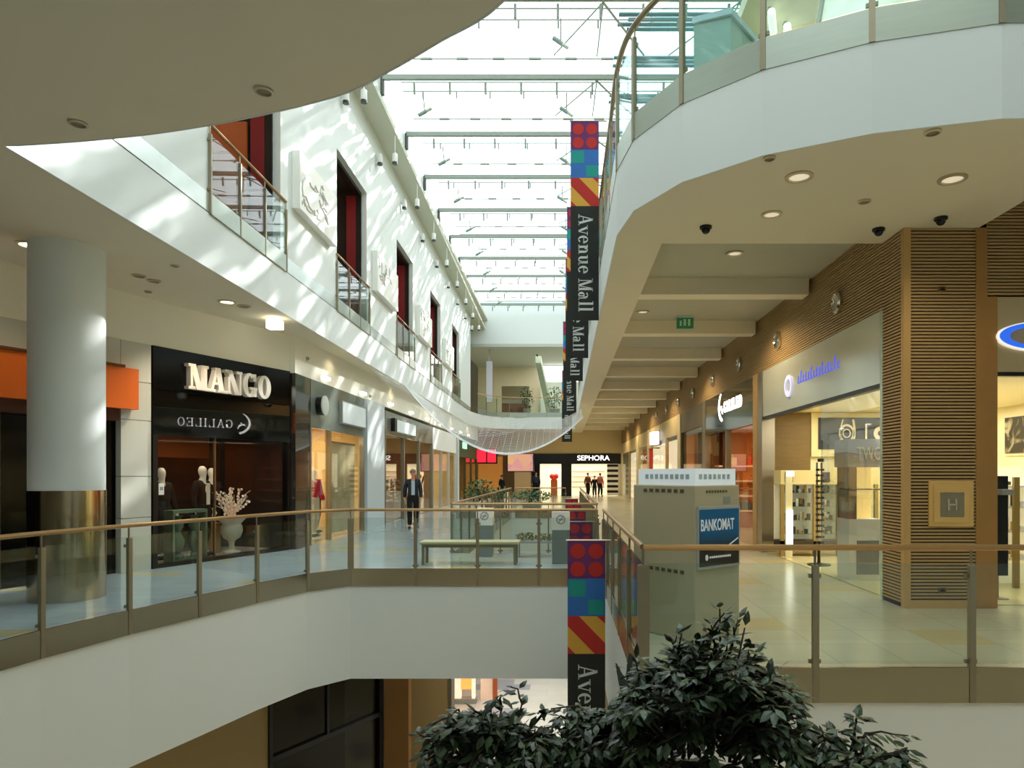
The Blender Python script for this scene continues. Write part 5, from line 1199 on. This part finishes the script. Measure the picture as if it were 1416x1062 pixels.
MANQ = mat('white_mannequin_skin', L(244, 226, 200), .45, es=.16, emit=(1, .9, .75, 1))
def sp(u, n): p = A0+UA*u+NA*n; return (p.x, p.y, .03)
rzm = math.atan2(UA.y, UA.x)
human('mannequin', 'white headed mannequin in black, alone at the pier end of the black shop window', 'mannequin', sp(.86, .85), rzm, 1.74, .02, MANQ, BLKC, None, BLKC, BLKC, None, face=False, group='mannequins in the black shop window')
human('mannequin', 'white headed mannequin in black with open white collar by the branch vase', 'mannequin', sp(1.57, .62), rzm+.3, 1.78, .02, MANQ, BLKC, MANQ, BLKC, BLKC, None, face=False, group='mannequins in the black shop window')
human('mannequin', 'white headed mannequin in black half hidden behind another one', 'mannequin', sp(2.3, 1.2), rzm-.2, 1.75, .02, MANQ, BLKC, None, BLKC, BLKC, None, face=False, group='mannequins in the black shop window')
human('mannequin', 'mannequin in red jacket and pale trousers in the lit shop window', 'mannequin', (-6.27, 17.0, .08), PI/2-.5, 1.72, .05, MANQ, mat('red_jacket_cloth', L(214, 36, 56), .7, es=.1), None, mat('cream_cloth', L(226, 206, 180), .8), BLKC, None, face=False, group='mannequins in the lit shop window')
human('mannequin', 'mannequin in dark red coat nearest the steel window post', 'mannequin', (-6.62, 18.1, .08), PI/2-.3, 1.7, .05, MANQ, mat('dark_red_cloth', L(120, 26, 40), .7), None, BLKC, BLKC, None, face=False, group='mannequins in the lit shop window')
human('mannequin', 'pale mannequin in beige coat standing low by the window edge', 'mannequin', (-6.9, 17.6, .08), PI/2-.3, 1.5, .0, MANQ, mat('beige_coat_cloth', L(214, 196, 160), .8), None, mat('beige_coat_cloth', L(214, 196, 160)), BLKC, None, face=False, group='mannequins in the lit shop window')

# vase with branches and baluster frame in the black window
q = sp(2.08, .4)
ur = thing('urn', 'white footed urn with pale twisting branches in the black shop window', 'urn', (q[0], q[1], .03))
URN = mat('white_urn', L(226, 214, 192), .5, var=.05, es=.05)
MB().lathe((q[0], q[1], .03), [(.16, 0), (.17, .04), (.07, .08), (.05, .18), (.07, .26), (.16, .32), (.21, .45), (.2, .55), (.17, .6), (.24, .68), (.3, .74), (.28, .75), (.2, .7)], 28).build('vessel', URN, ur, smooth=True)
rr = random.Random(12); mb = MB(); mb2 = MB()
for k in range(34):
    a = rr.uniform(0, 6.28); lean = rr.uniform(.05, .4); p = Vector((q[0], q[1], .72)); pts = [p.copy()]; dirv = Vector((math.cos(a)*lean, math.sin(a)*lean, 1)).normalized()
    for s_ in range(7):
        dirv = (dirv+Vector((rr.uniform(-.4, .4), rr.uniform(-.4, .4), rr.uniform(-.25, .2)))).normalized(); p = p+dirv*.1*rr.uniform(.6, 1.25); pts.append(p.copy())
        if rr.random() < .75: mb2.ball(p, .024, nu=6, nv=4)
    mb.tube(pts, [.011*(1-.09*i) for i in range(len(pts))], 5)
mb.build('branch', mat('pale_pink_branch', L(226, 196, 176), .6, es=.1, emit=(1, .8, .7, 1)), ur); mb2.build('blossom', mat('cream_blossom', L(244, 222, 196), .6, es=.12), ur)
bf = thing('baluster_frame', 'green-grey frame with two turned balusters at the foot of the black window', 'window display', sp(.75, .3))
GGR = mat('sage_green_paint', L(120, 140, 118), .5, var=.06)
for u in (.76, 1.12):
    c = sp(u, .31); MB().lathe((c[0], c[1], .07), [(.1, 0), (.1, .05), (.05, .1), (.11, .25), (.12, .35), (.05, .5), (.1, .6), (.11, .68), (.05, .75), (.1, .8)], 18).build('baluster', GGR, bf, smooth=True)
mb = MB(); aw(mb, .57, 1.31, .19, .43, .92, .98); aw(mb, .57, 1.31, .19, .43, .03, .07); aw(mb, .57, .61, .19, .43, .07, .92); aw(mb, 1.27, 1.31, .19, .43, .07, .92); mb.build('frame', GGR, bf)
for i, u in enumerate((.905, .985)):
    c = sp(u, .3); s_ = thing('ornament_ball', 'pale round ornament at the foot of the balusters, %s' % ['nearer the pier', 'nearer the urn'][i], 'ornament', (c[0], c[1], .2))
    MB().ball((c[0], c[1], .128), .035).build('ball', URN, s_, smooth=True); MB().lathe((c[0], c[1], .071), [(.04, 0), (.03, .025)], 10).build('foot', GGR, s_)
bx = thing('display_box', 'tan wooden display block beside the urn in the black window', 'display block', sp(1.9, .7))
mb = MB(); aw(mb, 1.86, 2.1, .72, .95, .03, .62); mb.build('block', mat('tan_block', L(206, 150, 90), .6, var=.1), bx)
mb = MB(); aw(mb, 1.84, 2.12, .7, .97, .62, .65); mb.build('lid', mat('tan_block', L(206, 150, 90)), bx)
nt_ = thing('notice', 'small white notice on the dark edge of the black shopfront', 'notice', (A0.x+UA.x*.12, A0.y+UA.y*.12, 1.3))
mb = MB(); aw(mb, .1, .2, -.045, -.037, 1.28, 1.48); mb.build('paper', WHITE, nt_)
mb = MB(); aw(mb, .12, .18, -.048, -.045, 1.36, 1.42); mb.build('print', GREY, nt_)
cb = thing('paper_bag', 'giant pale display bag with red bow beside the white pilaster', 'display bag', (X2-.3, 23.2, 0))
MB().box(X2-.75, 23.0, .02, X2-.3, 24.1, 1.0).build('bag_body', mat('pale_pink_paper', L(236, 206, 186), .7, es=.1), cb)
MB().tube([(X2-.5, 23.1, 1.0), (X2-.5, 23.25, 1.5), (X2-.5, 23.85, 1.5), (X2-.5, 24.0, 1.0)], .03, 6).build('handle', mat('pale_pink_paper', L(236, 206, 186)), cb)
MB().ball((X2-.45, 23.4, 1.48), .14, .5, 1, .6).ball((X2-.45, 23.7, 1.48), .14, .5, 1, .6).build('bow', RED, cb); cb.location.y += 1.6

# ================================================================== GROUND FLOOR SEEN BELOW THE BRIDGE
G0 = Vector((-5.6, 12.88)); G1 = Vector((-4.15, 15.5)); UG = (G1-G0).normalized(); NG = Vector((-UG.y, UG.x)); LG = (G1-G0).length
def gw(mb, a, b, c, d, z0, z1): return mb.ubox(G0, UG, NG, a, b, c, d, z0, z1)
gsf = thing('window_41', 'dark black framed shop window on the ground floor under the bridge', 'window', (*G0, -5.76), kind='structure')
mb = MB(); gw(mb, 0, .07, -.05, .1, -5.76, BZ); gw(mb, LG-.12, LG, -.05, .1, -5.76, BZ); gw(mb, 0, LG, -.05, .1, BZ-.1, BZ); gw(mb, 0, LG, -.05, .1, -3.82, -3.72); gw(mb, 1.4, 1.46, -.02, .06, -3.72, BZ); mb.build('frame', BLACK, gsf)
mb = MB(); gw(mb, .07, LG-.12, .02, .03, -3.72, BZ-.1); gw(mb, .07, LG-.12, .02, .03, -5.7, -3.82); mb.build('pane', glass_mat('smoky_glass', (.5, .48, .38), .5, 1.5), gsf)
mb = MB(); gw(mb, -.2, LG+.4, 1.6, 1.7, -5.76, BZ); mb.build('interior_lining', mat('dark_olive_room', L(58, 50, 30), .8, var=.3), gsf)
GBE = mat('ground_beige_wall', L(150, 128, 84), .7, var=.05)
mb = MB(); gw(mb, -6, 0, 0, .3, -5.76, BZ); struct('wall_ground_left', mb, GBE, 'beige ground floor wall under the balcony', 'wall')
MBR = MB().box(-4.1, 15.5, -5.76, -3.55, 15.8, BZ); struct('column_ground_brown', MBR, mat('ground_brown_pier', L(128, 90, 40), .6, var=.06), 'ochre brown pier on the ground floor', 'column')
struct('wall_ground_beige', MB().box(-3.85, 16.6, -5.76, -2.83, 17.0, BZ).box(-3.85, 17, -5.76, -3.7, 24.5, BZ), GBE, 'beige ground floor wall beside the lit sign', 'wall')
struct('trim_ground_edge', MB().box(-2.83, 16.58, -5.76, -2.75, 17.02, BZ), mat('grey_edge_trim', L(90, 84, 64), .5), 'dark edge of the beige ground floor wall', 'trim')
lt = thing('lit_sign', 'tall glowing orange vertical sign on the ground floor under the bridge', 'sign', (-3.4, 22, -5.76))
MB().box(-3.35, 22.0, -5.3, -3.0, 22.15, -2.3).build('orange_face', mat('glowing_orange_face', L(255, 130, 60), .5, es=1.6, emit=(1, .28, .06, 1), var=.4, scale=5, stretch=(1, 1, 1)), lt)
MB().box(-3.55, 22.0, -5.6, -3.35, 22.2, -2.2).box(-3.0, 22, -5.6, -2.9, 22.2, -2.2).build('pale_frame', mat('pale_lit_frame', L(255, 240, 214), .5, es=.6), lt)
MB().box(-3.6, 21.95, -5.76, -2.85, 22.25, -5.6).build('foot', GREY, lt)
pl2 = thing('shop_pillar', 'pale pink pillar with copper edge beside the glowing orange sign', 'pillar', (-2.6, 22.5, -5.76))
MB().box(-2.75, 22.3, -5.76, -2.3, 22.6, BZ).build('pink_face', mat('pale_pink_face', L(236, 206, 186), .5, es=.15), pl2)
MB().box(-2.35, 22.25, -5.76, -2.2, 22.35, BZ).build('copper_edge', mat('copper_edge', L(190, 100, 60), .35, .6), pl2)
gb = thing('lit_window_panel', 'warm lit shop panel on the ground floor behind the hanging banner', 'light panel', (1.4, 24, -5.76))
MB().box(.75, 24, -5.76, 3, 24.2, BZ).build('lit_face', mat('warm_lit_wall', L(250, 204, 150), .6, es=.45, emit=(1, .68, .36, 1)), gb)
MB().box(.7, 23.9, -5.76, .76, 24.2, BZ).build('frame', mat('copper_edge', L(190, 100, 60)), gb)
struct('wall_ground_right', MB().box(.6+.1, 6, -5.76, .8, 12, BZ), GBE, 'ground floor wall below the corridor edge', 'wall')
# ================================================================== FICUS TREES IN THE FOREGROUND
def ficus(label, root, tips, n_side, seed, sil, depth, pot=True, leafsz=.066, fill=240):
    """sil: list of (px, py) silhouette points (top line) at depth; leaves fill the space below it down to the trunk head."""
    rr = random.Random(seed)
    t = thing('ficus_tree', label, 'plant', (root[0], root[1], 0), 'ficus trees along the near edge')
    if pot:
        MB().lathe((root[0], root[1], 0), [(.2, 0), (.26, .3), (.27, .33), (.24, .33), (.23, .28)], 24).build('pot', mat('grey_planter', L(120, 118, 110), .6), t, smooth=True)
        MB().lathe((root[0], root[1], .27), [(.23, 0), (.1, .015)], 20).build('soil', mat('dark_soil', L(44, 36, 28), .9), t)
    head = Vector((root[0], root[1], .42))
    br = MB(); lf = MB()
    br.tube([(root[0], root[1], .28), head], .022, 7)
    def leaf(p, out, l):
        d = (out+Vector((rr.uniform(-.5, .5), rr.uniform(-.5, .5), rr.uniform(-.75, .05)))).normalized()
        s = d.cross(Vector((rr.uniform(-.4, .4), rr.uniform(-.4, .4), 1))).normalized(); nrm = s.cross(d); w = l*.24
        st = p+d*l*.15
        lf.add([st, st+d*l*.35+s*w-nrm*.1*l*.3, st+d*l*.7+s*w*.65-nrm*.04*l, st+d*l-nrm*l*.12, st+d*l*.7-s*w*.65-nrm*.04*l, st+d*l*.35-s*w-nrm*.1*l*.3, st+d*l*.5],
               [[0, 1, 6], [1, 2, 6], [2, 3, 6], [3, 4, 6], [4, 5, 6], [5, 0, 6]])
    def twig(a, b, n, arch=.12):
        a, b = Vector(a), Vector(b); pts = []
        bow = Vector((rr.uniform(-.08, .08), rr.uniform(-.08, .08), arch))
        for k in range(8):
            u = k/7; pts.append(a.lerp(b, u)+bow*math.sin(u*PI)*.9+Vector((rr.uniform(-.008, .008),)*3))
        br.tube(pts, [.007*(1-u/9)+.0015 for u in range(8)], 5)
        for k in range(n):
            u = .35+.65*(k+rr.random()*.6)/n; i = min(6, int(u*7)); p = pts[i].lerp(pts[i+1], u*7-i); dd = (pts[i+1]-pts[i]).normalized()
            sd = dd.cross(Vector((0, 0, 1)));
            if sd.length < .1: sd = Vector((rr.uniform(-1, 1), rr.uniform(-1, 1), 0))
            sd = sd.normalized()*(1 if k % 2 else -1)
            leaf(p, dd*.7+sd*.8, leafsz*rr.uniform(.6, 1.25))
        leaf(pts[-1], (pts[-1]-pts[-2]).normalized(), leafsz)
    for px, py, dd in tips: twig(head.lerp(P(px, py, dd), .25), P(px, py, dd), n_side, .05)
    xs = [s[0] for s in sil]
    def top(x):
        for i in range(len(sil)-1):
            if sil[i][0] <= x <= sil[i+1][0]:
                u = (x-sil[i][0])/(sil[i+1][0]-sil[i][0]); return sil[i][1]*(1-u)+sil[i+1][1]*u
        return 1080
    cnt = 0
    while cnt < fill:
        x = rr.uniform(xs[0], xs[-1]); y0 = top(x); y = y0+abs(rr.gauss(0, 1))*.42*(1115-y0)
        if y > 1110: continue
        d = depth+rr.uniform(-.32, .32)*min(1, (y-y0)/70+.25)
        tip = P(x, y, d); twig(head.lerp(tip, rr.uniform(.35, .6)), tip, n_side, .06); cnt += 1
    br.build('branch', BARK, t)
    o = lf.build('foliage', LEAF, t)
    return t
ficus('tallest dark ficus in front of the near balustrade, peaking before the cash machine', (P(960, 0, 2.9).x, 2.9),
      [(1003, 846, 2.9), (985, 862, 2.95), (1030, 868, 2.85), (938, 876, 2.9), (960, 884, 2.8), (1045, 905, 2.9), (1075, 925, 2.95), (1108, 955, 2.9), (880, 912, 2.85), (1100, 1000, 2.8), (1090, 990, 2.9), (995, 842, 2.9), (1012, 850, 2.85), (945, 872, 2.92), (1020, 858, 2.95), (870, 925, 2.95)],
      12, 21, [(856, 975), (878, 922), (905, 905), (932, 880), (958, 890), (983, 866), (1003, 848), (1022, 868), (1045, 908), (1080, 932), (1108, 960), (1122, 1062)], 2.9, fill=270)
ficus('spreading dark ficus with one upright shoot in front of the bridge opening', (P(690, 0, 2.9).x, 2.9),
      [(707, 948, 2.9), (692, 962, 2.9), (575, 1015, 2.85), (600, 1000, 2.9), (628, 985, 2.9), (650, 990, 2.8), (745, 985, 2.9), (728, 1000, 2.9), (745, 1020, 2.85), (670, 985, 2.95)],
      10, 22, [(582, 1030), (610, 1003), (640, 996), (668, 988), (690, 992), (715, 1003), (740, 1010), (762, 1040)], 2.9, fill=110)
ficus('lower dark ficus between the hanging banner and the tallest ficus', (P(825, 0, 3.1).x, 3.1),
      [(762, 980, 3.1), (770, 995, 3.0), (800, 985, 3.1), (840, 985, 3.1), (870, 975, 3.1), (752, 1005, 3.1)],
      11, 23, [(762, 1030), (785, 998), (820, 990), (850, 985), (880, 975), (905, 990)], 3.1, fill=130)
ficus('sparse dark ficus of thin arching shoots before the white edge below the balustrade', (P(1175, 0, 2.9).x, 2.9),
      [(1185, 992, 2.9), (1178, 1012, 2.9), (1255, 1020, 2.9), (1272, 1050, 2.9), (1140, 1012, 2.85), (1118, 1020, 2.9), (1215, 1030, 2.9), (1165, 1040, 2.85), (1120, 1040, 2.8), (1245, 1040, 2.9)],
      13, 24, [(1100, 1050), (1140, 1032), (1175, 1040), (1210, 1052), (1260, 1062)], 2.9, fill=34)
pm = thing('arching_plant', 'plant of long narrow arching leaves beside the near corner post', 'plant', (P(868, 0, 3.4).x, 3.4, 0))
c = P(868, 1000, 3.4); mb = MB()
for k, (ex, ey) in enumerate(((846, 985), (858, 930), (892, 935), (872, 900), (900, 965), (850, 915), (884, 910))):
    e = P(ex, ey, 3.4+.1*(k % 3-1)); mid = c.lerp(e, .6)+Vector((0, 0, .11)); pts = []
    for i in range(9):
        u = i/8; pts.append(c*(1-u)**2+mid*2*u*(1-u)+e*u*u)
    for i in range(8):
        w0 = .02*math.sin(PI*min(1, i/8+.12)); w1 = .02*math.sin(PI*min(1, (i+1)/8+.02)); s_ = Vector((.7, -.7, 0))
        mb.add([pts[i]-s_*w0, pts[i]+s_*w0, pts[i+1]+s_*w1, pts[i+1]-s_*w1], [[0, 1, 2, 3]])
mb.build('foliage', mat('grey_green_blade', L(96, 104, 92), .35, var=.15), pm)
MB().lathe((c.x, 3.4, 0), [(.08, -.0), (.1, .2), (.09, .2)], 20).tube([(c.x, 3.4, .1), tuple(c)], .02, 6).build('pot', mat('grey_planter', L(120, 118, 110)), pm, smooth=True)
struct('floor_near_ledge', MB().box(-5.86, 1.9, -.3, 7, 3.65, 0), FL_GREY, 'near ledge carrying the ficus pots', 'floor')

# ================================================================== LIGHT, CAMERA
WARM = (1, .80, .52)
area('corner_shop_lamp', (6.6, 11.7, 2.95), 3.5, 5, 240, (1, .94, .78))
area('leather_shop_lamp', (6.2, 18, 2.85), 3, 4, 110, (1, .68, .38))
area('black_shop_lamp', tuple(A0+UA*1.4+NA*.6)+(2.6,), .6, 1.6, 26, (1, .84, .66))
point('dark_shop_glow', (*(A0+UA*-3+NA*1.6), 2.4), 5, (1, .7, .4))
area('ground_fill', (-1, 20, -2.05), 3, 10, 230, (1, .95, .86))
GW = (1, .88, .68)
area('ground_fill', (5.5, 1, -2.05), 7, 4.5, 190, (1, .66, .3))  # unseen warm lamp added to tint the edge below the near balustrade
area('ground_fill', (-9, 6, -2.05), 5, 14, 110, GW); area('ground_fill', (7, 10, -2.05), 8, 7, 200, GW); area('ground_fill', (0, -1.2, -2.05), 14, 5, 160, GW)  # unseen lamps added so light bounced off the ground floor lifts the soffits
area('ground_window_lamp', (-5.7, 15.0, -2.1), 1, 1, 7, (1, .8, .5))
for k in range(6): down('corridor_downlight', (3.0, 13.1+6.4*k, 4.85), 230, (1, .78, .48), 150, .1)
for k in range(5): down('gallery_downlight', (-5.55, 17+6*k, 4.6), 10, (1, .82, .55), 150, .1)
down('corner_downlight', (P(1105, 244, 6.91).x, 6.91, 4.6), 40, (1, .84, .58), 150, .1); down('corner_downlight', (P(1317, 247, 6.96).x, 6.96, 4.6), 50, (1, .84, .58), 150, .1); down('corner_downlight', (P(1067, 296, 7.8).x, 7.8, 4.6), 35, (1, .84, .58), 150, .1)
for x, y in ((-9, 8), (-7.6, 5)):  # unseen lamps with fittings, added to brighten the gallery soffit
    t = thing('downlight', 'added lit gallery light outside the view %s' % ('near the dark shop' if y > 6 else 'near the balustrade start'), 'ceiling light', (x, y, ZS), 'recessed ceiling lights')
    MB().lathe((x, y, ZS), [(.15, 0), (.15, -.014), (.11, -.02), (.11, -.004)], 20, cap=False).build('rim', DLM, t); MB().lathe((x, y, ZS-.002), [(.11, 0), (.1, -.003)], 16).build('lens', DLO, t)
    down('downlight_lamp', (x, y, ZS-.12), 130, (1, .94, .84))
for i, (a, b) in enumerate(OPEN): point('opening_glow', (XL(a)-1.6, (a+b)/2, 8.6), 25, (1, .62, .36), .1)
area('far_room_lamp', (-1, 50, 10.1), 6, 5, 350, (1, .95, .85))
area('upper_room_lamp', (4.4, 20, 10.1), 1.4, 16, 160, (1, .9, .7))

w = bpy.data.worlds.new('daylight'); SC.world = w; w.use_nodes = True
nt = w.node_tree; nt.nodes.clear()
bg = nt.nodes.new('ShaderNodeBackground'); ow = nt.nodes.new('ShaderNodeOutputWorld')
bg.inputs['Color'].default_value = (.86, .98, 1, 1); bg.inputs['Strength'].default_value = 2.0
nt.links.new(bg.outputs[0], ow.inputs[0])
sl = bpy.data.lights.new('sun', 'SUN'); sl.energy = 12; sl.angle = math.radians(.8); sl.color = (1, 1, .98)
so = bpy.data.objects.new('sun', sl); COL.objects.link(so)
so.rotation_euler = Vector((-1.0, -1.3, -.95)).to_track_quat('-Z', 'Y').to_euler()

cam = bpy.data.cameras.new('camera'); co = bpy.data.objects.new('camera', cam); COL.objects.link(co)
co.location = (0, 0, EYE); co.rotation_euler = (PI/2, 0, 0)
cam.sensor_width = 36; cam.lens = 36*F/1416; cam.shift_x = (708-VX)/1416; cam.shift_y = (VY-531)/1416
cam.clip_start = .05; cam.clip_end = 300
SC.camera = co
vs = SC.view_settings; vs.view_transform = 'Standard'; vs.look = 'None'; vs.gamma = 1; vs.use_curve_mapping = False; vs.exposure = 0.0
cy = SC.cycles
cy.use_denoising = True; cy.max_bounces = 14; cy.diffuse_bounces = 9; cy.glossy_bounces = 4; cy.transmission_bounces = 6; cy.transparent_max_bounces = 24
cy.sample_clamp_indirect = 6
cy.caustics_reflective = False; cy.caustics_refractive = False
